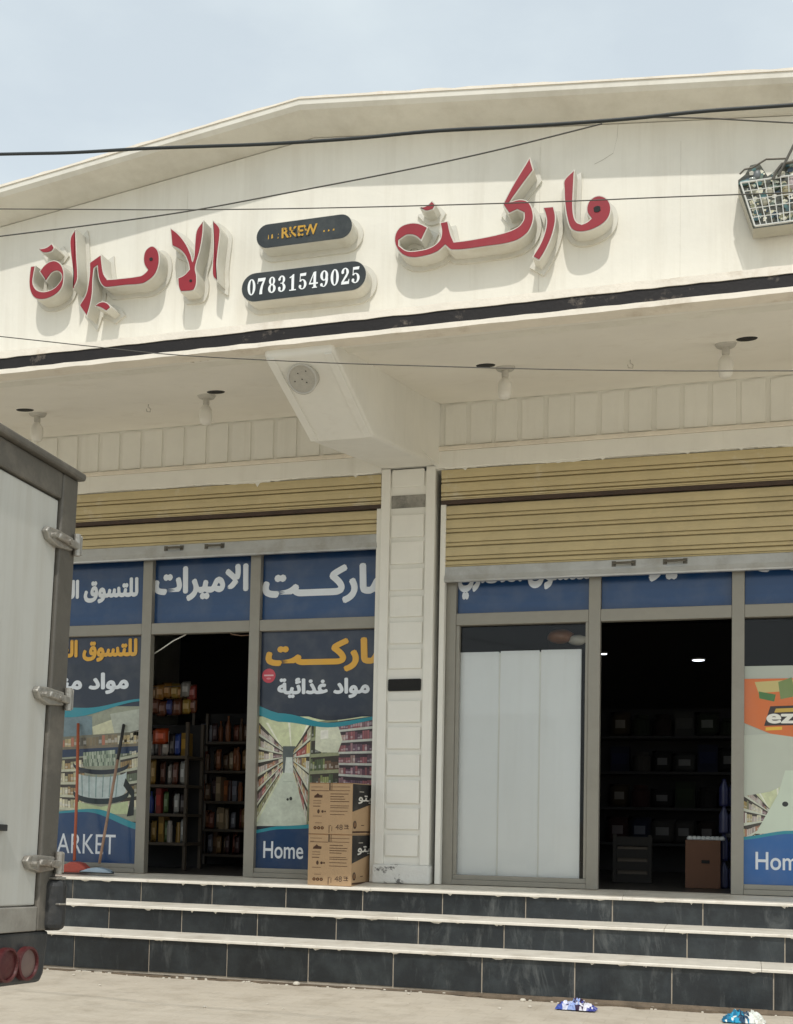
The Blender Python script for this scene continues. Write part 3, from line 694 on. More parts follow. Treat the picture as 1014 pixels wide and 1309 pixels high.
# black stadium plates
def stadium(x0, x1, z0, z1, n=14, tilt=0.0):
    r = (z1 - z0) / 2; zc = (z0 + z1) / 2; P = []
    for k in range(n + 1): t = -math.pi/2 + math.pi * k / n; P.append(Vector((x1 - r + r * math.cos(t), zc + r * math.sin(t))))
    for k in range(n + 1): t = math.pi/2 + math.pi * k / n; P.append(Vector((x0 + r + r * math.cos(t), zc + r * math.sin(t))))
    return P
def plate(x0, x1, z0, z1, label):
    S = stadium(x0, x1, z0, z1); t = thing('sign_plate', ((x0+x1)/2, WALLY, (z0+z1)/2), label, 'sign', 'black rounded plates on the fascia')
    b = MB(); b.prism([tuple(p) for p in S], 'y', LET_F, WALLY + .003); b.build('plate_side', MT['rim'], t)
    b = MB(); b.prism([tuple(p) for p in offset_poly(S, -.003)], 'y', LET_F - .004, LET_F + .002); b.build('plate_face', MT['board'], t)
    link_bm(grown_plate(S, .028, WALLY - .014, WALLY + .001), 'back_plate', MT['rim'], t)
    return t
pl = plate(-2.82, -2.055, 4.118, 4.290, 'lower black rounded plate bearing a white serif telephone number')
pm = plate(-2.735, -2.145, 4.428, 4.572, 'upper black rounded plate with faded gold lettering')
# serif digits drawn as strokes of changing width
class Pen:
    def __init__(s, pr, x, z, w, h, col): s.pr, s.x, s.z, s.w, s.h, s.col, s.k = pr, x, z, w, h, col, 0
    def T(s, p): return (s.x + p[0] * s.w, s.z + p[1] * s.h)
    def poly(s, pts):
        s.pr.poly([s.T(p) for p in pts], s.col, .0015 + .0005 * s.k); s.k += 1
    def ring(s, cx, cz, rx, rz, ix, iz, a0=0, a1=360, n=28):
        for k in range(n):
            t, u = math.radians(a0 + (a1 - a0) * k / n), math.radians(a0 + (a1 - a0) * (k + 1) / n)
            s.pr.poly([s.T(p) for p in [(cx + ix*math.cos(t), cz + iz*math.sin(t)), (cx + rx*math.cos(t), cz + rz*math.sin(t)), (cx + rx*math.cos(u), cz + rz*math.sin(u)), (cx + ix*math.cos(u), cz + iz*math.sin(u))]], s.col, .0015 + .0005 * s.k)
        s.k += 1
def digit(p, d):
    if d == '0': p.ring(.5, .5, .46, .5, .17, .44)
    if d == '8': p.ring(.5, .745, .36, .255, .12, .195); p.ring(.5, .275, .44, .275, .15, .205)
    if d == '7': p.poly([(.06, 1), (.94, 1), (.94, .93), (.86, .80), (.1, .80), (.06, .66), (.0, .66)]); p.poly([(.66, .82), (.92, .9), (.66, .5), (.58, .25), (.58, 0), (.24, 0), (.3, .3), (.45, .58)])
    if d == '1': p.poly([(.36, .06), (.66, .06), (.66, 1), (.54, 1), (.36, .9)]); p.poly([(.12, .0), (.9, 0), (.9, .065), (.12, .065)]); p.poly([(.12, .82), (.37, .9), (.37, .82), (.2, .76)])
    if d == '4': p.poly([(.48, 0.06), (.78, .06), (.78, 1), (.6, 1), (.48, .86)]); p.poly([(.5, .98), (.6, .98), (.14, .32), (.0, .32)]); p.poly([(0, .24), (1, .24), (1, .33), (0, .33)]); p.poly([(.34, 0), (.92, 0), (.92, .06), (.34, .06)])
    if d == '5':
        p.poly([(.14, .98), (.86, 1), (.8, .82), (.14, .82)]); p.poly([(.14, .86), (.22, .86), (.2, .52), (.12, .5)]); p.ring(.42, .31, .48, .31, .2, .25, -150, 140); p.ring(.17, .2, .15, .09, 0, 0)
    if d == '3':
        p.ring(.44, .75, .38, .25, .12, .19, -85, 150); p.ring(.42, .275, .46, .275, .16, .21, -150, 85); p.ring(.18, .78, .14, .09, 0, 0); p.ring(.18, .22, .15, .1, 0, 0); p.poly([(.3, .5), (.52, .5), (.52, .55), (.3, .55)])
    if d == '9':
        p.ring(.5, .69, .44, .31, .15, .25); p.ring(.46, .45, .48, .45, .2, .40, -120, 25); p.ring(.22, .14, .15, .1, 0, 0)
    if d == '2':
        p.ring(.46, .73, .42, .27, .14, .215, -20, 165); p.ring(.2, .74, .15, .1, 0, 0); p.poly([(.60, .64), (.86, .66), (.7, .46), (.36, .2), (.06, .02), (.06, .14)]); p.poly([(.04, 0), (.92, 0), (.96, .3), (.88, .3), (.8, .17), (.1, .17)])
num = '07831549025'; xa = -2.782; wd = .0532
for i, d in enumerate(num):
    pr = Print((0, LET_F - .004, 0), (1, 0, 0), (0, 0, 1)); digit(Pen(pr, xa + i * .0640, 4.157, .0535, .096, rgb(235, 238, 238)), d); pr.build('digit', MT['print'], pl)
pr = Print((0, LET_F - .004, 0), (1, 0, 0), (0, 0, 1)); G = rgb(190, 146, 40)
pr.text('RKEW', -2.575, 4.472, -2.355, 4.535, G, .0015, .03)
for (x, z, w_, h) in ((-2.66, 4.478, .006, .028), (-2.64, 4.48, .012, .026), (-2.60, 4.475, .006, .012), (-2.598, 4.497, .005, .008), (-2.32, 4.478, .011, .012), (-2.292, 4.478, .011, .012), (-2.262, 4.479, .011, .012)):
    pr.poly([(x, z), (x + w_, z + .002), (x + w_ * .8, z + h), (x + .002, z + h * .9)], G, .0015)
# flaked bits of board colour over the lettering
for k in range(34):
    x, z = random.uniform(-2.575, -2.36), random.uniform(4.47, 4.535); r = random.uniform(.003, .0065)
    pr.poly([(x + r * random.uniform(.5, 1.2) * math.cos(q), z + r * random.uniform(.5, 1.4) * math.sin(q)) for q in (0, 1.05, 2.1, 3.14, 4.2, 5.2)], (.022, .027, .028), .0035 + k * .0001)
pr.build('gold_lettering', MT['print'], pm)

# ================================================================== BASKET SIGN
bs = thing('basket_sign', (.27, WALLY, 4.18), 'cut-out sign of a wire shopping basket full of groceries on the fascia', 'sign')
BF = -1.40
def XZ(x, y, Y=BF): p = U(x, y, Y); return Vector((p.x, p.z))
# outline: the basket narrows downwards; goods heap over its rim
tl, bl = XZ(944, 236), XZ(963, 291); bx = .30
sil = [tl, bl, Vector((.50, bl.y + .005)), Vector((.60, tl.y + .01)), Vector((.56, tl.y + .09)), Vector((.46, tl.y + .15)), Vector((.40, tl.y + .10)), Vector((.33, tl.y + .13)), Vector((.22, tl.y + .10)), Vector((.15, tl.y + .06)), Vector((.10, tl.y + .03)), Vector((.06, tl.y + .105)), Vector((.015, tl.y + .10)), Vector((-.01, tl.y + .055)), Vector((-.045, tl.y + .03))]
sil = list(sil); b = MB(); b.prism([tuple(p) for p in sil], 'y', BF + .012, WALLY - .02); b.build('sign_body', mat('sign box', (.42, .40, .33), .6, .1, 5, .1, 30), bs)
pr = Print((0, BF + .012, 0), (1, 0, 0), (0, 0, 1))
pr.poly([tuple(p) for p in sil], rgb(70, 72, 62), .001)
pal = [rgb(*c) for c in ((190, 195, 180), (215, 212, 190), (120, 120, 100), (60, 90, 95), (40, 60, 75), (150, 150, 120), (205, 200, 170), (95, 110, 95), (70, 110, 110), (225, 220, 205), (85, 80, 60))]
for k in range(420):
    u, v = random.random(), random.random(); z = bl.y + .02 + v * (tl.y - bl.y + .06); xl = bl.x + (tl.x - bl.x) * v + .02; x = xl + u * (.52 - xl)
    p0 = Vector((x, z)); r = random.uniform(.006, .018); a0 = random.random() * 3; n = random.choice((4, 5, 6, 8))
    pts = [(x + r * math.cos(a0 + q * 6.283 / n) * random.uniform(.7, 1.2), z + r * math.sin(a0 + q * 6.283 / n) * random.uniform(.6, 1.1)) for q in range(n)]
    if all(inside(sil, p) for p in pts): pr.poly(pts, random.choice(pal), .002 + .00002 * k)
pr.build('printed_goods', MT['print'], bs)
def blob(c, rx, ry, rz, name, col, parent):
    b = MB(); n = 16; prof = []
    for j in range(9):
        t = math.pi * j / 8
        prof.append((max(.0005, math.sin(t)), -math.cos(t)))
    i = 0
    for (r_1, z_1) in prof:
        for q in range(n):
            t = 2 * math.pi * q / n; w2 = 1 + .08 * math.sin(3 * t + z_1 * 4); b.v.append((c[0] + rx * r_1 * math.cos(t) * w2, c[1] + ry * r_1 * math.sin(t) * w2, c[2] + rz * z_1))
    for k in range(8):
        for q in range(n): b.f.append((k*n + q, k*n + (q+1) % n, (k+1)*n + (q+1) % n, (k+1)*n + q)); b.c.append(col)
    return b.build(name, MT['prod'], parent, smooth=True)
for (x, y, rx, rz, c) in ((984, 243, .024, .022, (185, 182, 165)), (978, 256, .022, .022, (170, 168, 150)), (953, 232, .034, .014, (85, 120, 122)), (968, 222, .02, .026, (105, 110, 112)), (962, 228, .02, .012, (150, 155, 150)), (990, 238, .03, .014, (85, 105, 90)), (1006, 243, .028, .028, (140, 132, 100)), (1012, 233, .022, .036, (165, 152, 150))):
    p = U(x, y, BF - .005); blob((p.x, BF + .006, p.z), rx, .014, rz, 'grocery', rgb(*c), bs)
for x0, z0, c in ((.30, tl.y + .05, (70, 100, 70)), (.38, tl.y + .06, (150, 130, 70)), (.47, tl.y + .07, (140, 70, 60)), (.54, tl.y + .03, (170, 170, 160))):
    blob((x0, BF + .006, z0), .04, .016, .045, 'grocery', rgb(*c), bs)
b = MB()
for j in range(6):
    v = j / 5; z = bl.y + v * (tl.y - bl.y); xl = bl.x + (tl.x - bl.x) * v + .010; xr = .49 + .10 * v
    b.tube([(xl, BF - .014, z), (xr, BF - .014, z + .01)], .0048 if j in (0, 5) else .0026, 6)
for k in range(17):
    u = .018 + .964 * k / 16; b.tube([(bl.x + u * (.50 - bl.x), BF - .016, bl.y + u * .01), (tl.x + u * (.60 - tl.x), BF - .016, tl.y + u * .01)], 0.0042 if k in (0, 16) else .0024, 6)
b.build('wire_grid', MT['wire'], bs)
b = MB()
h1 = [XZ(988, 232), XZ(992, 222), XZ(1000, 212), XZ(1010, 210)]; h1 = h1 + [Vector((.26, h1[-1].y)), Vector((.36, h1[-1].y - .02)), Vector((.40, tl.y))]
b.tube([(p.x, BF - .02, p.y) for p in h1], .008, 8)
h2 = [XZ(946, 224), XZ(952, 218), XZ(962, 216), XZ(970, 211), XZ(980, 205), XZ(1008, 204)]; b.tube([(p.x, BF - .012, p.y) for p in h2], .005, 8)
h3 = [XZ(995, 228), XZ(1014, 190)]; h3.append(h3[1] + (h3[1] - h3[0]) * .3); b.tube([(p.x, BF - .024, p.y) for p in h3], .007, 8)
b.build('basket_handle', MT['darkwire'], bs)

# ================================================================== POSTERS AND WINDOW SIGNS
PYY = 1.052
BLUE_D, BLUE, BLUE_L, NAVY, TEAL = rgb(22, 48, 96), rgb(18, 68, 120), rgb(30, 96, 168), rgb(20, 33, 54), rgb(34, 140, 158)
WHITE, GOLD = rgb(226, 232, 240), rgb(226, 170, 40)
def pxz(x, y): p = U(x, y, PYY); return (p.x, p.z)
def sheet(name, x0, x1, z0, z1, label, cat='poster', group=None):
    t = thing(name, ((x0+x1)/2, PYY, z0), label, cat, group); pr = Print((0, PYY, 0), (1, 0, 0), (0, 0, 1))
    b = MB(); b.box((x0, PYY + .0005, z0), (x1, PYY + .004, z1)); b.build('backing', MT['whiteboard'], t)
    return t, pr
def grad(pr, x0, x1, z0, z1, ca, cb, n=14, h=.0008):   # print gradient, bottom to top; on the transom signs it paints shade
    for k in range(n):
        t = (k + .5) / n; pr.rect(x0, z0 + (z1 - z0) * k / n, x1, z0 + (z1 - z0) * (k + 1) / n, tuple(a * (1-t) + c * t for a, c in zip(ca, cb)), h)
def ptext(pr, s, px0, px1, ytop, ybot, col, bold=.035, h=.002, space=1.0):
    xm = (px0 + px1) / 2; a, c = pxz(px0, (ytop + ybot) / 2), pxz(px1, (ytop + ybot) / 2); tp, bt = pxz(xm, ytop), pxz(xm, ybot)
    pr.text(s, a[0], bt[1], c[0], tp[1], col, h, bold, space)
ZA, ZB = 2.69, 3.66
G1 = 'blue transom signs with white lettering'
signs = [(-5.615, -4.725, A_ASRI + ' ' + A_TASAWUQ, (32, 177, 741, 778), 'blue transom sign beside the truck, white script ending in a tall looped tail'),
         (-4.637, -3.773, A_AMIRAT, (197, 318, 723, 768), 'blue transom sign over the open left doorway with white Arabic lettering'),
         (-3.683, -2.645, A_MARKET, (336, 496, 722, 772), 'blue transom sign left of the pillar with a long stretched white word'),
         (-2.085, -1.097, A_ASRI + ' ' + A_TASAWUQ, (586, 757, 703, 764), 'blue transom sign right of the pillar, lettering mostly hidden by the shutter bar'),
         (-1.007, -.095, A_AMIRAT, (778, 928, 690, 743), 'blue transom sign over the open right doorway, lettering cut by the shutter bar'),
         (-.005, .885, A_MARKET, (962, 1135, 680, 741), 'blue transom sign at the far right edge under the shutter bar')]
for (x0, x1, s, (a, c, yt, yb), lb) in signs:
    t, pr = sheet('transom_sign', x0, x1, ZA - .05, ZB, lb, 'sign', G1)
    grad(pr, x0, x1, ZA - .05, ZB, BLUE, rgb(10, 27, 50), 16)  # navy top puts the shutter's shade into the print colour
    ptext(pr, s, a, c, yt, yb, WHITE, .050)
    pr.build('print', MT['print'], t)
def mixc(c, g=(150, 150, 125), t=.4): return rgb(*[a * (1 - t) + b_ * t for a, b_ in zip(c, g)])
def aisle_colors(i, j, shelf=3, seed=0):
    rr = random.Random(i * 31 + j * 17 + seed)
    if j % shelf == 0: return rgb(176, 190, 170)
    return mixc(rr.choice(((150, 60, 60), (190, 170, 110), (120, 130, 90), (90, 90, 110), (200, 200, 170), (165, 110, 90), (100, 120, 100), (180, 150, 60), (80, 60, 70), (210, 205, 190), (135, 85, 110))))
def curve_y(pts, x):
    for (xa, ya), (xb, yb) in zip(pts[:-1], pts[1:]):
        if xa <= x <= xb: t = (x - xa) / (xb - xa); t = t * t * (3 - 2 * t) if len(pts) > 2 else t; return ya + (yb - ya) * t
    return pts[-1][1]
def bandpoly(pr, top, bot, col, h, n=20):
    xa, xb = top[0][0], top[-1][0]; P = [pxz(xa + (xb - xa) * k / n, curve_y(bot, xa + (xb - xa) * k / n)) for k in range(n + 1)] + [pxz(xa + (xb - xa) * k / n, curve_y(top, xa + (xb - xa) * k / n)) for k in range(n, -1, -1)]
    pr.poly(P, col, h)
# --- poster right of the left doorway (supermarket aisle)
def shelf_wall(pr, q, ncol, nsh, pal, h, pw=1.0, seed=0, edge=(208, 212, 194), back=(62, 56, 48)):
    rr = random.Random(seed); q = [Vector(p) for p in q]
    def P(a, b):
        a = 1 - (1 - a) ** pw if pw > 0 else a ** -pw
        return (q[0]*(1-a) + q[1]*a)*(1-b) + (q[3]*(1-a) + q[2]*a)*b
    pr.poly([q[0], q[1], q[2], q[3]], rgb(*back), h)
    for j in range(nsh):
        b0, b1 = j / nsh, (j + 1) / nsh; e = b0 + (b1 - b0) * .20; c = None
        for i in range(ncol):
            if c is None or rr.random() < .45: c = rr.choice(pal); ht = rr.uniform(.55, .92)
            k = rr.uniform(.85, 1.1); col = rgb(*[min(255, v * k) for v in c]); a0, a1 = (i + .06) / ncol, (i + .94) / ncol; t = e + (b1 - e) * ht; m_ = e + (t - e) * rr.uniform(.4, .7)
            pr.poly([P(a0, e), P(a1, e), P(a1, t), P(a0, t)], col, h + .0003)
            if rr.random() < .6: pr.poly([P(a0, e + (t - e) * .2), P(a1, e + (t - e) * .2), P(a1, m_), P(a0, m_)], rgb(*[min(255, v * .5 + 110) for v in c]), h + .0006)
        for i in range(12): pr.poly([P(i / 12, b0), P((i + 1) / 12, b0), P((i + 1) / 12, e), P(i / 12, e)], rgb(*edge), h + .0005)
PAL1 = ((176, 84, 76), (206, 190, 140), (150, 150, 110), (196, 180, 170), (214, 208, 180), (186, 130, 96), (140, 110, 110), (200, 170, 90), (120, 84, 90), (216, 214, 200))
PAL2 = ((84, 100, 66), (140, 150, 90), (70, 74, 60), (170, 170, 120), (110, 84, 60), (130, 140, 80))
PAL3 = ((110, 70, 92), (150, 84, 92), (92, 64, 80), (160, 120, 130), (176, 146, 140), (120, 90, 110))
PAL4 = ((190, 184, 140), (150, 146, 112), (110, 124, 100), (214, 208, 176), (170, 140, 86), (90, 100, 92))
def aisle_picture(pr, ox, oy, k):      # ox, oy: pixel of the picture's reference point; k: scale
    main = pr; pr = Print((0, PYY, 0), (1, 0, 0), (0, 0, 1)); q = lambda x, y: pxz(ox + x * k, oy + y * k)
    pr.poly([q(-2, 0), q(160, 0), q(160, 140), q(-2, 140)], rgb(214, 222, 176), .0012)         # ceiling tone
    pr.poly([q(-2, 140), q(35, 70), q(46, 70), q(66, 140)], rgb(196, 206, 190), .0016)         # floor
    shelf_wall(pr, [q(-2, 138), q(34, 70), q(34, 40), q(-2, 2)], 24, 7, PAL1, .0020, 1.7, 1)
    shelf_wall(pr, [q(64, 138), q(47, 70), q(47, 44), q(70, 8)], 16, 6, PAL1, .0028, 1.7, 5)
    pr.poly([q(64, 138), q(70, 8), q(104, 2), q(104, 140)], rgb(140, 145, 110), .0016)
    shelf_wall(pr, [q(66, 138), q(106, 138), q(106, 6), q(71, 10)], 14, 6, PAL2, .0018, 1.0, 7, (150, 156, 120))
    shelf_wall(pr, [q(105, 90), q(160, 96), q(160, -2), q(105, 6)], 18, 6, PAL3, .0022, 1.0, 9, (200, 204, 196), (60, 46, 56))
    pr.poly([q(76, 12), q(104, 10), q(110, 30), q(104, 46), q(84, 46), q(75, 42)], rgb(216, 220, 196), .0030)
    pr.poly([q(82, 18), q(92, 17), q(92, 28), q(82, 29)], rgb(236, 236, 225), .0032)
    pr.poly([q(34, 38), q(50, 38), q(50, 72), q(34, 72)], rgb(90, 100, 100), .0028)
    pr.poly([q(38, 52), q(46, 52), q(47, 72), q(36, 72)], rgb(206, 214, 206), .0030)
    pr.disc(*q(44, 105), .012, .014, rgb(25, 30, 30), .0034); pr.disc(*q(40, 106), .010, .010, rgb(25, 30, 30), .0036)
    for (x0, y0, x1, y1) in ((12, 8, 33, 42), (40, 4, 44, 40), (66, 6, 52, 40)): pr.poly([q(x0, y0), q(x0 + 3, y0), q(x1 + 1, y1), q(x1, y1)], rgb(244, 246, 226), .0015)
    for k in range(9): pr.poly([q(38 - k * 3.4, 76 + k * 6.6), q(44 + k * 2.4, 76 + k * 6.6), q(44.4 + k * 2.4, 77 + k * 6.8), q(37.6 - k * 3.4, 77 + k * 6.8)], rgb(176, 188, 172), .0017)
    return pr
t, pr = sheet('window_poster', -3.684, -2.645, .735, 2.60, 'tall blue poster of a supermarket aisle with gold heading behind two cartons')
grad(pr, -3.684, -2.645, .735, 2.60, NAVY, rgb(20, 36, 62), 6)
pic = aisle_picture(pr, 328, 916, 1.0); pic.build('picture', MT['picture'], t)
bandpoly(pr, [(320, 900), (360, 912), (420, 924), (500, 914)], [(320, 912), (360, 923), (420, 930), (500, 918)], TEAL, .0040)
bandpoly(pr, [(320, 850), (500, 850)], [(320, 893), (360, 908), (420, 921), (500, 912)], NAVY, .0038)
bandpoly(pr, [(318, 1062), (360, 1056), (430, 1052), (500, 1058)], [(318, 1125), (500, 1130)], TEAL, .0042)
bandpoly(pr, [(318, 1066), (360, 1060), (430, 1058), (500, 1066)], [(318, 1125), (500, 1130)], rgb(17, 56, 98), .0044)
ptext(pr, A_MARKET, 340, 497, 816, 859, GOLD, .050, .0046)
ptext(pr, A_FOOD, 355, 473, 866, 893, WHITE, .046, .0046)
c = pxz(344, 864); pr.disc(c[0], c[1], .057, .057, rgb(196, 50, 70), .0046); pr.disc(c[0], c[1] - .022, .02, .008, rgb(220, 130, 140), .005); pr.rect(c[0] - .04, c[1] - .003, c[0] + .04, c[1] + .009, rgb(225, 180, 185), .005)
ptext(pr, 'Home s', 337, 402, 1076, 1098, WHITE, .012, .0048)
pr.build('print', MT['print'], t)
# --- poster beside the truck
t, pr = sheet('window_poster', -5.615, -4.725, .735, 2.60, 'tall blue poster of a cosmetics counter beside the truck behind the broom')
grad(pr, -5.615, -4.725, .735, 2.60, NAVY, rgb(20, 34, 58), 6)
keep = pr; pr = Print((0, PYY, 0), (1, 0, 0), (0, 0, 1)); q = lambda x, y: pxz(x / 3.05, 880 + y / 3.05)
pr.poly([q(150, 70), q(560, 70), q(560, 520), q(150, 520)], rgb(150, 155, 135), .0012)
pr.poly([q(240, 90), q(360, 110), q(360, 210), q(240, 200)], rgb(110, 135, 145), .0016)
pr.poly([q(360, 150), q(440, 120), q(470, 190), q(370, 215)], rgb(205, 205, 170), .0018)
pr.poly([q(430, 100), q(545, 80), q(545, 180), q(450, 190)], rgb(176, 182, 168), .0020)
shelf_wall(pr, [q(200, 470), q(330, 480), q(330, 270), q(200, 280)], 12, 4, PAL4, .0021, 1.0, 11, (196, 196, 170))
shelf_wall(pr, [q(470, 480), q(550, 470), q(550, 160), q(470, 180)], 9, 6, PAL4, .0021, 1.0, 12, (186, 190, 168))
shelf_wall(pr, [q(230, 240), q(545, 225), q(545, 168), q(230, 190)], 26, 1, ((190, 170, 120), (140, 124, 92), (170, 100, 70), (100, 96, 84), (204, 198, 170)), .0024, 1.0, 13, (120, 110, 90), (120, 118, 100))
pr.poly([q(235, 235), q(545, 220), q(545, 250), q(235, 270)], rgb(28, 52, 84), .0026)
pr.mosaic([q(325, 305), q(450, 300), q(450, 240), q(325, 250)], 36, 4, lambda i, j: mixc(random.Random(i*4+j).choice(((205, 220, 205), (120, 150, 130), (160, 185, 165), (60, 90, 80)))), .0028)
def arc(cx, cy, rx, ry, a, b_, n=18): return [q(cx + rx * math.cos(math.radians(a + (b_ - a) * k / n)), cy + ry * math.sin(math.radians(a + (b_ - a) * k / n))) for k in range(n + 1)]
pr.poly(arc(395, 300, 108, 36, 0, 180) + [q(287, 288)] + list(reversed(arc(395, 288, 108, 30, 0, 180))), rgb(24, 38, 52), .0030)
pr.poly(arc(395, 400, 96, 34, 0, 180) + list(reversed(arc(395, 322, 100, 24, 0, 180))), rgb(184, 200, 200), .0032)
for k in range(6): pr.poly([q(318 + k * 28, 338), q(322 + k * 28, 338), q(324 + k * 26, 425), q(320 + k * 26, 425)], rgb(120, 150, 150), .0034)
pr.poly(arc(395, 412, 108, 40, 0, 180) + list(reversed(arc(395, 394, 108, 36, 0, 180))), rgb(30, 48, 54), .0036)
pr.poly([q(295, 440), q(395, 462), q(500, 440), q(500, 490), q(290, 490)], rgb(184, 200, 150), .0034)
pr.poly([q(490, 350), q(525, 400), q(522, 495), q(495, 500), q(512, 420), q(482, 380)], rgb(26, 38, 40), .0038)
pr.build('picture', MT['picture'], t); pr = keep
bandpoly(pr, [(40, 903), (110, 905), (186, 893)], [(40, 920), (90, 917), (186, 896)], TEAL, .0040)
bandpoly(pr, [(40, 850), (186, 850)], [(40, 905), (110, 907), (186, 893)], NAVY, .0039)
bandpoly(pr, [(40, 1040), (120, 1034), (186, 1054)], [(40, 1125), (186, 1125)], TEAL, .0042)
bandpoly(pr, [(40, 1042), (110, 1038), (186, 1062)], [(40, 1125), (186, 1125)], rgb(17, 62, 108), .0044)
ptext(pr, A_ASRI + ' ' + A_TASAWUQ, 30, 176, 818, 852, GOLD, .050, .0046)
ptext(pr, A_HOME, 36, 165, 860, 888, WHITE, .046, .0046)
ptext(pr, 'MARKET', 56, 148, 1066, 1091, WHITE, .0, .0048)
pr.build('print', MT['print'], t)
# --- poster at the right edge
t, pr = sheet('window_poster', -.006, .886, .735, 2.26, 'tall pale poster at right edge with orange advertisement and blue foot')
grad(pr, -.006, .886, .735, 2.26, rgb(196, 200, 184), rgb(176, 182, 172), 4)
pic = aisle_picture(pr, 952, 996, 1.0); pic.build('picture', MT['picture'], t)
pr.poly([pxz(951, 940), pxz(1100, 930), pxz(1100, 990), pxz(1010, 1000), pxz(985, 1012), pxz(951, 1018)], rgb(192, 198, 184), .0040)
pr.poly([pxz(995, 1015), pxz(1004, 985), pxz(1100, 985), pxz(1100, 1062), pxz(966, 1066)], rgb(206, 218, 200), .0041)
c = pxz(1004, 1028); pr.disc(c[0], c[1], .02, .018, rgb(25, 30, 30), .0043)
P = [pxz(951, 868), pxz(1110, 866), pxz(1110, 938), pxz(1014, 942), pxz(985, 938), pxz(951, 924)]; pr.poly(P, rgb(216, 112, 44), .0042)
pr.poly([pxz(965, 872), pxz(1060, 866), pxz(1060, 880), pxz(970, 886)], rgb(200, 185, 120), .0044)
pr.poly([pxz(970, 884), pxz(992, 888), pxz(990, 897), pxz(971, 893)], rgb(70, 120, 60), .0046); pr.poly([pxz(995, 872), pxz(1012, 866), pxz(1018, 890), pxz(998, 894)], rgb(120, 140, 80), .0046)
pr.poly([pxz(985, 903), pxz(1070, 900), pxz(1066, 926), pxz(977, 928)], rgb(46, 32, 28), .0048)
pr.poly([pxz(992, 906), pxz(1068, 903), pxz(1066, 908), pxz(990, 911)], rgb(205, 170, 70), .005)
ptext(pr, 'ezizo', 980, 1064, 908, 925, rgb(240, 238, 228), .035, .0052)
pr.poly([pxz(979, 930), pxz(1000, 929), pxz(1000, 933), pxz(979, 934)], rgb(235, 190, 60), .005)
bandpoly(pr, [(945, 1070), (1010, 1062), (1110, 1064)], [(945, 1150), (1110, 1150)], TEAL, .0044)
bandpoly(pr, [(945, 1074), (1010, 1066), (1110, 1070)], [(945, 1150), (1110, 1150)], rgb(30, 96, 164), .0046)
ptext(pr, 'Home s', 966, 1052, 1090, 1113, WHITE, .012, .0050)
pr.build('print', MT['print'], t)

# ================================================================== BEHIND THE RIGHT WINDOW
wb = thing('white_panel', (-1.6, 1.12, .68), 'large white three-board panel standing behind the window right of the pillar', 'panel')
p0, p1 = U(583, 1000, 1.08).x, U(742, 1000, 1.08).x; zt = U(660, 832, 1.08).z
s1, s2 = U(637, 1000, 1.08).x, U(689, 1000, 1.08).x
for (a, c, dz) in ((p0, s1 - .006, -.004), (s1 + .006, s2 - .006, .0), (s2 + .006, p1, .002)):
    b = MB(); b.box((a, 1.072, .705), (c, 1.09, zt + dz)); b.build('board', MT['whiteboard'], wb, bevel=.003)
b = MB(); b.box((p0 + .01, 1.078, .705), (p1 - .01, 1.095, zt - .012)); b.build('seam_backing', MT['white'], wb)
bag = thing('orange_bag', (-1.32, 1.3, zt), 'crumpled orange and white bag lying on top of the white panel', 'bag')
p = U(716, 815, 1.25); blob((p.x, 1.27, p.z + .01), .10, .07, .055, 'bag_body', rgb(130, 84, 44), bag); blob((p.x + .13, 1.27, p.z - .02), .07, .05, .04, 'bag_end', rgb(200, 195, 180), bag)
# carton inside the right doorway, crate and bottles
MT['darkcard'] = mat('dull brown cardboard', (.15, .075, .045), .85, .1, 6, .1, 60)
def carton(name, x, y, z, w_, d, h, label, rot=0, col='cardboard', group=None):
    t = thing(name, (x, y, z), label, 'carton', group)
    b = MB(); b.box((x, y, z), (x + w_, y + d, z + h)); b.build('carton_body', MT[col], t, bevel=.004)
    return t
c0 = U(876, 1136, 1.75); c1 = U(921, 1136, 1.75); zt2 = U(895, 1074, 1.75).z
ct = carton('carton', c0.x, 1.75, .657, c1.x - c0.x, .32, zt2 - .657, 'plain brown carton standing inside the dark right doorway', 0, 'darkcard')
b = MB(); b.box((c0.x + .12, 1.744, .657 + .19), (c0.x + .18, 1.7495, .657 + .215)); b.build('grip_hole', MT['hole'], ct)
bb = MB()
for k in range(8): bb.lathe([(.0, 0), (.022, .0), (.024, .014), (.012, .03)], (c0.x + .03 + k * .034, 1.80, zt2), 10, rgb(200, 205, 205))
tag(bb.build('bottle_pack', MT['prod'], smooth=True), 'row of pale bottle tops in a pack on the carton in the right doorway', 'pack')
wp = MB(); x = U(925, 1090, 1.72).x
for i in range(2):
    for k in range(4):
        wp.lathe([(.035, 0), (.038, .02), (.036, .10), (.038, .14), (.015, .19), (.014, .21)], (x + i * .075, 1.8 + .09, .657 + k * .21), 12, rgb(38, 42, 80) if k % 2 else rgb(60, 64, 95))
tag(wp.build('water_pack', MT['prod'], smooth=True), 'stacked blue water bottle pack at the right side of the right doorway', 'pack')
def rack(name, x0, x1, y0, y1, zs, label, mk='shelf'):
    t = thing(name, ((x0+x1)/2, (y0+y1)/2, .657), label, 'shelf')
    for z in zs:
        b = MB(); b.box((x0, y0, z - .025), (x1, y1, z)); b.build('shelf_board', MT[mk], t)
    b = MB()
    for xx in (x0, x1 - .03):
        for yy in (y0 + .02, y1 - .03): b.box((xx + .002, yy, .657), (xx + .028, yy + .03, zs[-1] + .3))
    b.build('upright', MT[mk], t)
    b = MB(); b.box((x0, y1, .66), (x1, y1 + .015, zs[-1] + .3)); b.build('back_panel', MT['inner'], t)
    return t
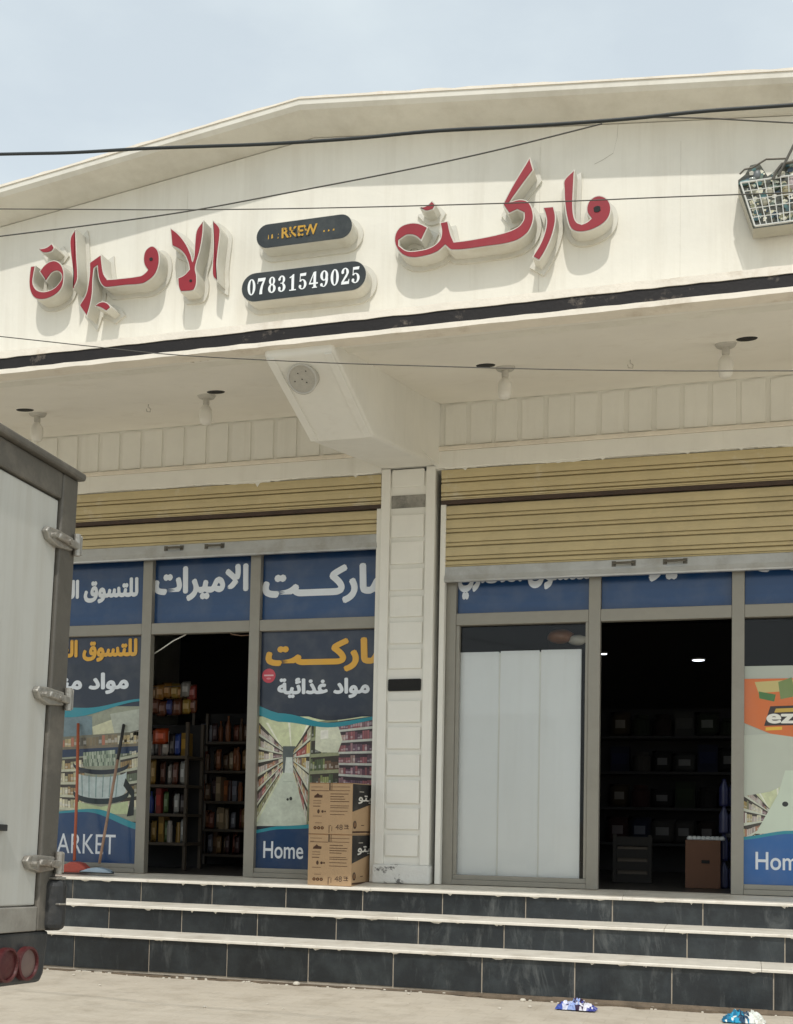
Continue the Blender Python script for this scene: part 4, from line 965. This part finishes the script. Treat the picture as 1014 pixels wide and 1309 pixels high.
def bottle(x, y, z, h, r, col): b = MB(); b.lathe([(r*.9, 0), (r, h*.04), (r, h*.55), (r*.9, h*.66), (r*.35, h*.82), (r*.35, h*.94), (r*.42, h*.945), (r*.42, h)], (x, y, z), 12, col); return b
def packet(x, y, z, w_, h, col):
    b = MB(); n = 6; d = w_ * .22
    fr_, bk = [], []
    for j in range(n + 1):
        v = j / n; bul = math.sin(math.pi * v) ** .6
        row = [(x + (u - .5) * w_ * (1 - .05 * bul), y - d * bul * math.sin(math.pi * u) * .9, z + v * h) for u in (0, .25, .5, .75, 1)]
        i = len(b.v); b.v += row + [(a, 2 * y - c_, e) for a, c_, e in row]
        if j:
            for q in range(4):
                p_ = i - 10 + q; r_0 = i + q
                cc_ = col if (j, q) not in ((3, 1), (3, 2), (4, 1), (4, 2)) else tuple(min(1, 1.6 * t + .1) for t in col)
                b.f.append((p_, p_ + 1, r_0 + 1, r_0)); b.c.append(cc_); b.f.append((p_ + 5, r_0 + 5, r_0 + 6, p_ + 6)); b.c.append(col)
    return b
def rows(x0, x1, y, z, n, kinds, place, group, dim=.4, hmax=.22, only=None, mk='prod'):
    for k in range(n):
        w_ = (x1 - x0) / n; x = x0 + w_ * (k + .5) + random.uniform(-.01, .01); col = tuple(dim * q_ for q_ in rgb(*random.choice(kinds))); h = hmax * random.uniform(.72, 1.0); yy = y + random.uniform(-.07, .04)  # dim darkens the goods' colours, painting in the gloom of the rooms
        kind = only or random.choice(('bottle', 'packet', 'packet', 'packet', 'packet', 'packet', 'box', 'jar'))
        if kind == 'bottle': o = bottle(x, yy, z, h, min(.036, w_ * .45), col).build('bottle', MT[mk], smooth=True)
        elif kind == 'packet': o = packet(x, yy, z, w_ * random.uniform(.9, 1.25), h * .9, col).build('packet', MT[mk], smooth=True)
        elif kind == 'jar':
            b = MB(); r = w_ * .42; b.lathe([(r * .9, 0), (r, .01), (r, h * .6), (r * .75, h * .68), (r * .8, h * .69), (r * .8, h * .8)], (x, yy, z), 14, col); o = b.build('jar', MT[mk])
        else:
            b = MB(); b.box((x - w_ * .45, yy, z), (x + w_ * .45, yy + .12, z + h * .95), col); b.box((x - w_ * .36, yy - .002, z + h * .3), (x + w_ * .36, yy - .0005, z + h * .7), tuple(min(1, 1.8 * t_) for t_ in col)); o = b.build('boxed_goods', MT[mk])
        nm = {'bottle': 'bottle', 'packet': 'soft packet', 'jar': 'jar', 'box': 'small boxed item'}[kind]
        tag(o, nm + ' on ' + place, kind, group + ', ' + nm + ' kind')
# left doorway: two racks of goods
ya, yb = 1.85, 2.75
ax0, ax1 = U(186, 1000, ya).x - .3, U(238, 1000, ya).x
zA = sorted(U(210, y, ya).z for y in (1077, 1040, 1003, 966)); 
rack('shop_rack', ax0, ax1, ya, ya + .35, zA, 'dim rack of snack packets at the left side of the left doorway')
bx0, bx1 = U(242, 1000, yb).x, U(330, 1000, yb).x
zB = sorted(U(280, y, yb).z for y in (1092, 1060, 1024, 985, 948))
rack('shop_rack', bx0, bx1, yb, yb + .35, zB, 'dim rack of bottles and packs at the right side of the left doorway')
colsA = [(210, 200, 190), (50, 80, 170), (170, 60, 50), (190, 150, 70), (110, 140, 80), (200, 200, 195), (120, 70, 50), (70, 60, 60)]
colsB = [(150, 80, 55), (180, 110, 65), (120, 90, 60), (190, 165, 130), (90, 60, 60), (150, 150, 160), (170, 130, 80)]
lvl = ['lowest', 'second lowest', 'second highest', 'highest']
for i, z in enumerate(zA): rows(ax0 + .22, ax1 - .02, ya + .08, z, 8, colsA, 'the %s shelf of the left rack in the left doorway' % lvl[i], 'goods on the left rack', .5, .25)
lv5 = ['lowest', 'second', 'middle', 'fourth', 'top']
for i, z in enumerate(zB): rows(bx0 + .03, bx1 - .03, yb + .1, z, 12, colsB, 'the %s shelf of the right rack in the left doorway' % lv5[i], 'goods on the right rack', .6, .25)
ob = thing('orange_pack', (ax0 + .5, ya, 1.7), 'bright orange pack hanging on the left rack in the left doorway', 'pack')
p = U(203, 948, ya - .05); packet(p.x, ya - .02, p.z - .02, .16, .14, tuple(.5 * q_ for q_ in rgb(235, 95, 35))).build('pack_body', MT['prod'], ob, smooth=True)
for k in range(14):
    px_ = 196 + (k % 7) * 8 + random.uniform(-2, 2); py_ = (914 if k < 7 else 893) + random.uniform(-3, 3); c = random.choice(((200, 160, 60), (170, 60, 45), (60, 70, 150), (215, 190, 90), (200, 140, 55), (190, 185, 175), (140, 80, 50)))
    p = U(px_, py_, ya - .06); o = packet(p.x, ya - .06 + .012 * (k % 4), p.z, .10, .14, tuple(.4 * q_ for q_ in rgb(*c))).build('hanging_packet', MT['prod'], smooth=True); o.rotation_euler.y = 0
    tag(o, 'snack packet hanging from a strip above the left rack in the left doorway', 'packet', 'snack packets hanging in the left doorway')
b = MB(); b.tube([U(186, 880, ya - .06), U(246, 876, ya - .06)], .006, 6); b.build('hanging_strip', MT['shelf']); tag(bpy.data.objects['hanging_strip'], 'thin dark strip holding the hanging snack packets in the left doorway', 'rail')
# white cable across the top of the left doorway
b = MB(); b.tube([U(193, 838, 1.09), U(206, 830, 1.09), (U(222, 819, 1.09)), U(238, 811, 1.09), U(246, 806, 1.09)], .005, 6)
tag(b.build('loose_cable', MT['white'], smooth=True), 'white loose cable slung across the top corner of the left doorway', 'cable')
b = MB(); b.tube([U(290, 806, 1.09), U(297, 811, 1.09), U(308, 812.5, 1.09), U(319, 812, 1.09)], .004, 6)
tag(b.build('loose_cable', MT['handle_pale'], smooth=True), 'short tan cable end hanging at the top right of the left doorway', 'cable')
# right doorway back rack
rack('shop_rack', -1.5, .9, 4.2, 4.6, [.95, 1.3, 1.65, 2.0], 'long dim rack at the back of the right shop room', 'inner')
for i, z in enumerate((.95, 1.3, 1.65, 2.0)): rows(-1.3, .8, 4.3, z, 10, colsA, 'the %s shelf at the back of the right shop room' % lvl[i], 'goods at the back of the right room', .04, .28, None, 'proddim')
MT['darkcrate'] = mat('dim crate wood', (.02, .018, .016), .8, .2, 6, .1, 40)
cg = thing('crate', (U(800, 1110, 2.2).x, 2.2, .657), 'dim pale slatted crate deep in the right doorway at left', 'crate')
cx0 = U(786, 1100, 2.2).x; b = MB()
for k in range(4):
    for yy in (2.2, 2.46): b = MB(); b.box((cx0, yy, .66 + k * .10), (cx0 + .28, yy + .02, .73 + k * .10)); b.build('slat', MT['darkcrate'], cg)
for xx in (cx0 - .015, cx0 + .265): b = MB(); b.box((xx, 2.185, .66), (xx + .03, 2.199, 1.05)); b.build('corner_post', MT['darkcrate'], cg)
b = MB(); b.box((cx0 + .02, 2.225, .662), (cx0 + .26, 2.455, .95)); b.build('contents', MT['shelf'], cg)
def downlight(px_, py_, z, rad, label):
    p = UZ(px_, py_, z); t = thing('ceiling_downlight', (p.x, p.y, z), label, 'lamp', 'lit downlights in the right room')
    b = MB(); b.lathe([(rad, .01), (rad, 0), (rad * .9, -.004)], (p.x, p.y, z), 24); b.build('light_disc', MT['lamp_on'], t)
    b = MB(); b.lathe([(rad * 1.12, .012), (rad * 1.12, .002), (rad * 1.02, .0)], (p.x, p.y, z), 24); b.build('trim_ring', MT['lampbase'], t)
downlight(893, 844, 2.62, .055, 'lit white downlight near the middle of the right doorway')
downlight(772, 836, 2.66, .03, 'lit downlight half hidden by the left jamb of the right doorway')

# ================================================================== CARTONS ON THE LANDING
def big_carton(z, px_l, px_r, ytop, ybot, label, dx, seed):
    Y0 = .69; a = U(px_l, ybot, Y0); c = U(px_r, ybot, Y0); w_ = .355; d = .34; h = .378
    t = bpy.data.objects.new('carton', None); COL.objects.link(t); tag(t, label, 'carton', 'stacked brown cartons by the pillar'); t.location = (0, 0, 0)
    b = MB(); b.box((0, 0, 0), (w_, d, h)); o = b.build('carton_body', MT['cardboard'], t, bevel=.004)
    pr = Print((0, 0, 0), (1, 0, 0), (0, 0, 1)); K = rgb(74, 48, 32); rr = random.Random(seed)
    sx, sz = w_ / 455.0, h / 530.0
    R = lambda x0, y0, x1, y1, cc=K, hh=.0012: pr.rect(x0 * sx, h - y1 * sz, x1 * sx, h - y0 * sz, cc, hh)
    R(0, 0, 455, 8, rgb(150, 112, 76), .0009)
    R(20, 42, 145, 46); R(20, 80, 210, 85); R(225, 40, 430, 44); R(20, 74, 60, 77); R(225, 78, 430, 82)
    for y in (112, 140, 165, 190): R(225, y, 225 + rr.randint(110, 200), y + 6)
    for y in (235, 255, 290, 325): R(225, y, 225 + rr.randint(150, 200), y + 5)
    pr.poly([(52*sx, h-155*sz), (140*sx, h-155*sz), (142*sx, h-130*sz), (110*sx, h-125*sz), (90*sx, h-108*sz), (70*sx, h-128*sz), (55*sx, h-135*sz)], K, .0012)
    R(45, 185, 130, 189); R(45, 210, 130, 214); R(45, 240, 120, 247); R(45, 345, 140, 349); R(70, 415, 140, 419)
    pr.disc(102 * sx, h - 298 * sz, 13 * sx, 22 * sz, K, .0012); pr.disc(145 * sx, h - 298 * sz, 13 * sx, 14 * sz, K, .0012); pr.disc(172 * sx, h - 298 * sz, 9 * sx, 9 * sz, K, .0012)
    for k in range(3): pr.disc((70 + 38 * k) * sx, h - 468 * sz, 17 * sx, 17 * sz, K, .0012); pr.disc((70 + 38 * k) * sx, h - 468 * sz, 7 * sx, 7 * sz, rgb(160, 120, 82), .0016)
    R(215, 440, 222, 520); R(245, 450, 250, 500); R(228, 440, 240, 446)
    pr.text('48', 285 * sx, h - 485 * sz, 360 * sx, h - 430 * sz, K, .0012, .0); R(375, 432, 420, 438); R(380, 446, 425, 452); R(375, 468, 425, 474); R(405, 438, 412, 470)
    R(212, 0, 224, 80, rgb(70, 55, 42), .0014); R(236, 5, 243, 75, rgb(110, 84, 60), .0014)
    pr.build('printed_marks', MT['card'], o)
    pr = Print((w_, 0, 0), (0, 1, 0), (0, 0, 1)); BK = rgb(40, 38, 38)
    pr.poly([(0.004, h - .006), (d - .004, h - .006), (d - .004, h * .60), (0.004, h * .44)], BK, .0012)
    pr.text('\ufeee\ufe98\ufef4\ufee7', .10, h * .60, d + .06, h * .80, rgb(225, 222, 215), .0018, .02); pr.rect(.12, h * .83, .2, h * .845, rgb(190, 185, 175), .0016)
    pr.disc(.05, h * .19, .030, .030, K, .0014); pr.disc(.05, h * .19, .018, .018, rgb(130, 95, 62), .0018); pr.rect(.16, h * .17, .21, h * .185, K, .0014); pr.rect(.01, h * .03, d - .02, h * .065, K, .0014)
    pr.build('printed_side', MT['card'], o)
    t.location = (a.x + dx, Y0, z); t.rotation_euler.z = math.radians(-6.5 if dx else -5.5)
    return t
big_carton(LAND - .02, 393, 449, 1063, 1127, 'lower of two stacked brown cartons with black side panel beside the pillar', 0, 3)
big_carton(LAND - .02 + .379, 393.5, 450, 998, 1062, 'upper of two stacked brown cartons with black side panel beside the pillar', .006, 5)

# ================================================================== BROOM AND SQUEEGEE
br_ = thing('broom', (U(95, 1108, .80).x, .80, LAND), 'broom with orange handle and red head leaning on the poster by the truck', 'broom')
top, bot = U(100, 925, 1.03), U(95, 1100, .80)
b = MB(); b.tube([bot, bot.lerp(top, .5) + Vector((.006, 0, 0)), top], .012, 8); b.build('handle', MT['handle_red'], br_, smooth=True)
b = MB(); zf = LAND + .002; xL, xR = bot.x - .30, bot.x + .13
b.prism([(xL, zf + .01), (xL + .02, zf), (xR - .02, zf), (xR, zf + .03), (bot.x + .07, zf + .075), (bot.x + .02, zf + .085), (bot.x - .02, zf + .085), (bot.x - .08, zf + .06), (xL, zf + .045)], 'y', .77, .86); b.build('broom_head', MT['bristle'], br_, bevel=.01)
sq = thing('squeegee', (U(128, 1108, .80).x, .80, LAND), 'squeegee with worn pale handle and pale blue head leaning beside the broom', 'squeegee')
top, bot = U(158.5, 926, 1.03), U(127, 1104, .80)
b = MB(); b.tube([bot, bot.lerp(top, .75)], .0115, 8); b.build('handle', MT['handle_pale'], sq, smooth=True)
b = MB(); b.tube([bot.lerp(top, .74), top], .013, 8); b.build('grip', MT['black'], sq, smooth=True)
b = MB(); b.prism([(bot.x - .14, zf + .012), (bot.x + .15, zf + .008), (bot.x + .10, zf + .035), (bot.x + .02, zf + .05), (bot.x - .06, zf + .04)], 'y', .73, .80); b.build('squeegee_head', MT['blade'], sq, bevel=.006)
b = MB(); b.box((bot.x - .15, .757, zf), (bot.x + .155, .763, zf + .02)); b.build('rubber_blade', MT['black'], sq)

# ================================================================== TRUCK
TY = -3.8
XR = U(84, 900, TY).x
Zx = lambda x, y: UX(x, y, XR)
top_z = Zx(88, 598).z; vis_z = top_z; low_z = Zx(30, 1260).z
tk = thing('box_truck', (XR - 1.6, TY - .85, 0), 'white box truck seen from behind at the left edge with hinged rear door', 'truck')
TW = 1.72; Yn = TY - TW; TLEN = 3.1
zb = Zx(30, 1163).z; zb2 = Zx(40, 1193).z; zl = Zx(40, 1260).z
b = MB(); b.box((XR - TLEN, Yn, zb), (XR - .031, TY, top_z - .012)); body = b.build('cargo_box', MT['truck'], tk, bevel=.01)
pw = abs(Zx(69, 760).y - TY)
b = MB(); b.box((XR - .03, TY - pw, zb2), (XR, TY, top_z - .031)); b.box((XR - .03, Yn, zb2), (XR, Yn + pw, top_z - .031))
b.box((XR - .03, Yn + pw + .001, Zx(50, 625).z - .0), (XR - .001, TY - pw - .001, top_z - .031)); b.build('rear_frame', MT['truckframe'], tk, bevel=.006)
b = MB(); b.box((XR - .03, Yn + pw + .001, zb2), (XR - .002, TY - pw - .001, zb)); b.build('rear_sill', mat('grey rear sill', (.30, .285, .25), .55, .12, 8, .15, 60, dirt=(.14, .12, .1), damt=.5), tk, bevel=.004)
b = MB(); b.prism([(Yn - .01, top_z - .03), (TY + .012, top_z - .03), (TY + .022, top_z - .008), (TY + .012, top_z), (Yn - .01, top_z)], 'x', XR - .06, XR + .022); b.build('top_rail', MT['truckframe'], tk, bevel=.008)
b = MB(); yd = (Yn + TY) / 2
b.box((XR - .028, yd + .006, zb + .004), (XR - .012, TY - pw - .004, Zx(50, 625).z - .006)); b.build('rear_door', MT['truck'], tk, bevel=.006)
b = MB(); b.box((XR - .028, Yn + pw + .004, zb + .004), (XR - .012, yd - .006, Zx(50, 625).z - .006)); b.build('rear_door', MT['truck'], tk, bevel=.006)
hb = Zx(5, 1064)
b = MB(); b.box((XR - .012, yd - .3, hb.z - .010), (XR + .006, Zx(12, 1064).y, hb.z + .012)); b.build('locking_bar', MT['black'], tk, bevel=.003)
for yy in (690, 893, 1103):
    p = Zx(76, yy); z = p.z
    b = MB()
    b.prism([(TY - .20, z + .004), (TY - .18, z - .022), (TY - .12, z - .036), (TY - .03, z - .026), (TY - .03, z + .022), (TY - .13, z + .026), (TY - .185, z + .022)], 'x', XR - .012, XR + .012)
    b.prism([(TY - .15, z - .010), (TY - .012, z - .020), (TY - .012, z + .008), (TY - .13, z + .012)], 'x', XR + .012, XR + .028)
    h = b.build('hinge', MT['steel'], tk, bevel=.005)
    b = MB(); b.tube([(XR + .016, TY - .012, z - .040), (XR + .016, TY - .012, z + .040)], .013, 12); b.build('hinge_pin', MT['steel'], h, smooth=False)
    b = MB(); b.box((XR - .04, TY + .0005, z - .036), (XR + .026, TY + .010, z + .038)); b.build('hinge_leaf', MT['steel'], h, bevel=.004)
    for yq in (-.165, -.075): b = MB(); b.tube([(XR + .008, TY + yq, z - .005), (XR + .034, TY + yq, z - .005)], .010, 8); b.build('bolt', MT['steel'], h)
# light panel with two round lights
b = MB(); b.prism([(Yn + .05, zl + .02), (TY - .05, zl), (TY - .03, zl + .03), (TY - .012, zb2 - .002), (Yn + .02, zb2 - .002), (Yn + .03, zl + .03)], 'x', XR - .07, XR - .006); b.build('light_panel', MT['bumper'], tk, bevel=.012)
for (px_, py_, m) in ((40, 1233, 'lens2'), (14, 1237, 'lens')):
    p = Zx(px_, py_); R0 = abs(Zx(40, 1211).z - Zx(40, 1254).z) / 2
    for side in (0, 1):
        y = p.y if side == 0 else Yn + (TY - p.y)
        def rg(rad, xx): return [(xx, y + rad * math.cos(2*math.pi*k/28), p.z + rad * math.sin(2*math.pi*k/28)) for k in range(28)]
        b = MB(); rr_ = [rg(R0, XR - .006), rg(R0, XR + .016), rg(R0 * .86, XR + .018), rg(R0 * .82, XR + .008)]
        for q_ in rr_: b.v += q_
        for a_ in range(3):
            for k in range(28): b.f.append((a_*28 + k, a_*28 + (k+1) % 28, (a_+1)*28 + (k+1) % 28, (a_+1)*28 + k)); b.c.append(None)
        lt = b.build('tail_light', MT['lens'], tk)
        b = MB(); b.v += rg(R0 * .83, XR + .008) + rg(R0 * .45, XR + .013)
        for k in range(28): b.f.append((k, (k+1) % 28, 28 + (k+1) % 28, 28 + k)); b.c.append(None)
        b.f.append(tuple(range(28, 56))); b.c.append(None); b.build('lens', MT[m], lt, smooth=True)
# black rubber buffer at the corner
p = Zx(74, 1155); zt_, zb_ = Zx(80, 1124).z, Zx(76, 1188).z
b = MB(); b.prism([(XR - .09, TY - .055), (XR + .02, TY - .055), (XR + .045, TY - .02), (XR + .045, TY + .012), (XR + .02, TY + .03), (XR - .09, TY + .03)], 'z', zb_, zt_); b.build('rubber_buffer', MT['black'], tk, bevel=.022, seg=3)
b = MB(); b.box((XR - .06, TY - .04, zt_ + .0005), (XR + .03, TY + .022, zt_ + .010)); b.box((XR - .05, TY - .04, zb_ + .09), (XR + .0475, TY + .0, zb_ + .097)); b.build('buffer_cap', MT['steel'], tk, bevel=.003)
b = MB(); b.box((XR - .02, TY - .03, zt_ + .012), (XR + .02, TY + .01, Zx(76, 1103).z - .05)); b.build('buffer_bracket', MT['rust'], tk)
# the parked truck leans a little towards the shop
LEAN = math.radians(-2.4)
# chassis, wheels and cab (out of frame to the left)
b = MB()
for yy in (Yn + .45, TY - .53): b.box((XR - TLEN - 1.4, yy, zl + .06), (XR - .1, yy + .08, zb - .002))
b.box((XR - 1.05, Yn + .3, .36), (XR - .95, TY - .3, .46)); b.build('chassis', MT['bumper'], tk)
for xx in (XR - 1.0, XR - TLEN - .7):
    for yy in (Yn + .02, TY - .24):
        b = MB(); n = 28; prof = [(.20, 0), (.31, 0), (.345, .03), (.345, .19), (.31, .22), (.20, .22)]
        for (r0, o_) in prof:
            b.v += [(xx + r0 * math.cos(2*math.pi*k/n), yy + o_, .345 + r0 * math.sin(2*math.pi*k/n)) for k in range(n)]
        for a_ in range(5):
            for k in range(n): b.f.append((a_*n + k, a_*n + (k+1) % n, (a_+1)*n + (k+1) % n, (a_+1)*n + k)); b.c.append(None)
        wh = b.build('wheel', MT['black'], tk, smooth=False)
        b = MB(); b.v += [(xx + .20 * math.cos(2*math.pi*k/n), yy + .05, .345 + .20 * math.sin(2*math.pi*k/n)) for k in range(n)] + [(xx + .20 * math.cos(2*math.pi*k/n), yy + .17, .345 + .20 * math.sin(2*math.pi*k/n)) for k in range(n)]
        for k in range(n): b.f.append((k, (k+1) % n, n + (k+1) % n, n + k)); b.c.append(None)
        b.f += [tuple(range(n)), tuple(range(n, 2*n))]; b.c += [None, None]; b.build('rim', MT['steel'], wh)
xc = XR - TLEN - .12
b = MB(); b.prism([(xc, .5), (xc, 2.0), (xc - .75, 2.0), (xc - 1.25, 1.35), (xc - 1.45, 1.2), (xc - 1.45, .5)], 'y', Yn + .05, TY - .05); b.build('cab', MT['truck'], tk, bevel=.04)
b = MB(); b.prism([(xc - .25, 1.25), (xc - .25, 1.85), (xc - .72, 1.85), (xc - 1.1, 1.3), (xc - 1.0, 1.25)], 'y', TY - .052, TY - .045); b.build('side_window', MT['board'], tk)

piv = Vector((tk.location.x, TY, CAM.z + .35)); d0 = Vector((0, tk.location.y - piv.y, -piv.z)); d0.rotate(Matrix.Rotation(LEAN, 3, 'X'))
tk.location = piv + d0; tk.rotation_euler.x = LEAN
# ================================================================== OVERHEAD CABLES
def cable(pts, Y, r, m, label, ext=(1, 1)):
    P = [U(x, y, Y) for x, y in pts]
    a, c = P[0], P[-1]; P = ([a + (P[0] - P[1]) * 4] if ext[0] else []) + P + ([c + (P[-1] - P[-2]) * 4] if ext[1] else [])
    # smooth
    Q = []
    for i in range(len(P) - 1):
        p0, p1, p2, p3 = P[max(i-1, 0)], P[i], P[i+1], P[min(i+2, len(P)-1)]
        for k in range(8):
            t = k / 8; Q.append(.5 * ((2*p1) + (p2-p0)*t + (2*p0-5*p1+4*p2-p3)*t*t + (3*p1-p0-3*p2+p3)*t**3))
    Q.append(P[-1]); b = MB(); b.tube(Q, r, 8); tag(b.build('overhead_cable', MT[m], smooth=True), label, 'cable', 'cables strung across the front')
cable([(0, 197), (90, 195), (180, 190), (260, 187), (340, 184), (450, 177), (560, 167), (690, 160), (800, 152), (900, 142), (1014, 134)], -3.6, .0062, 'cable', 'thick black cable crossing the gable from left to right, the heaviest cable')
cable([(0, 302), (120, 287), (240, 270), (370, 246), (500, 221), (630, 193), (770, 158)], -3.6, .0026, 'cable2', 'thin cable rising from the left to meet the thick black cable', (1, 0))
cable([(830, 150), (900, 151), (1014, 157)], -3.6, .0024, 'cable2', 'thin short cable leaving the thick cable towards the right edge', (0, 1))
cable([(0, 267), (240, 268), (450, 265), (700, 258), (850, 252), (1014, 246)], -3.3, .0022, 'cable2', 'thin level cable crossing right over the red sign letters')
cable([(0, 430), (120, 443), (230, 454), (400, 463), (550, 468), (700, 472), (850, 474), (1014, 474)], -3.2, .0021, 'cable2', 'thin cable sagging below the black band, crossing the canopy soffit')

# ================================================================== LITTER
def wrapper(px_, py_, w_, d, h, cols, label, seed):
    rr = random.Random(seed); c = UZ(px_, py_, .01); b = MB(); nx, ny = 26, 14; g = {}
    for i in range(nx + 1):
        for j in range(ny + 1):
            u, v = i / nx, j / ny; e = math.sin(math.pi * u) ** .5 * math.sin(math.pi * v) ** .5
            g[i, j] = len(b.v); b.v.append((c.x + (u - .5) * w_ + rr.uniform(-.007, .007), c.y + (v - .5) * d + rr.uniform(-.006, .006), .012 + h * e * (.55 + .3 * math.sin(7 * u + seed) * math.cos(9 * v) + rr.uniform(-.12, .2))))
    for i in range(nx):
        for j in range(ny): b.f.append((g[i, j], g[i+1, j], g[i+1, j+1], g[i, j+1])); b.c.append(rgb(*cols[min(len(cols) - 1, int((i / nx * len(cols)) + rr.uniform(-.5, .5)) if rr.random() > .12 else rr.randrange(len(cols)))]))
    tag(b.build('wrapper', MT['litter']), label, 'litter')
wrapper(737, 1290, .24, .12, .07, [(50, 80, 170), (200, 205, 225), (150, 170, 220), (60, 40, 70), (225, 225, 235), (60, 70, 150)], 'crumpled blue and white wrapper lying at the foot of the steps', 4)
wrapper(951, 1306, .24, .14, .08, [(20, 110, 150), (30, 150, 190), (20, 60, 90), (225, 230, 225), (215, 215, 205)], 'crumpled turquoise and white wrapper on the ground at lower right', 9)
b = MB(); p = UZ(379, 1259, .01); b.lathe([(.018, 0), (.026, .008), (.022, .02), (.008, .026)], (p.x, p.y, .006), 7); tag(b.build('pebble', MT['crumb'], bevel=.004), 'small pale stone lying against the lowest step left of centre', 'stone')
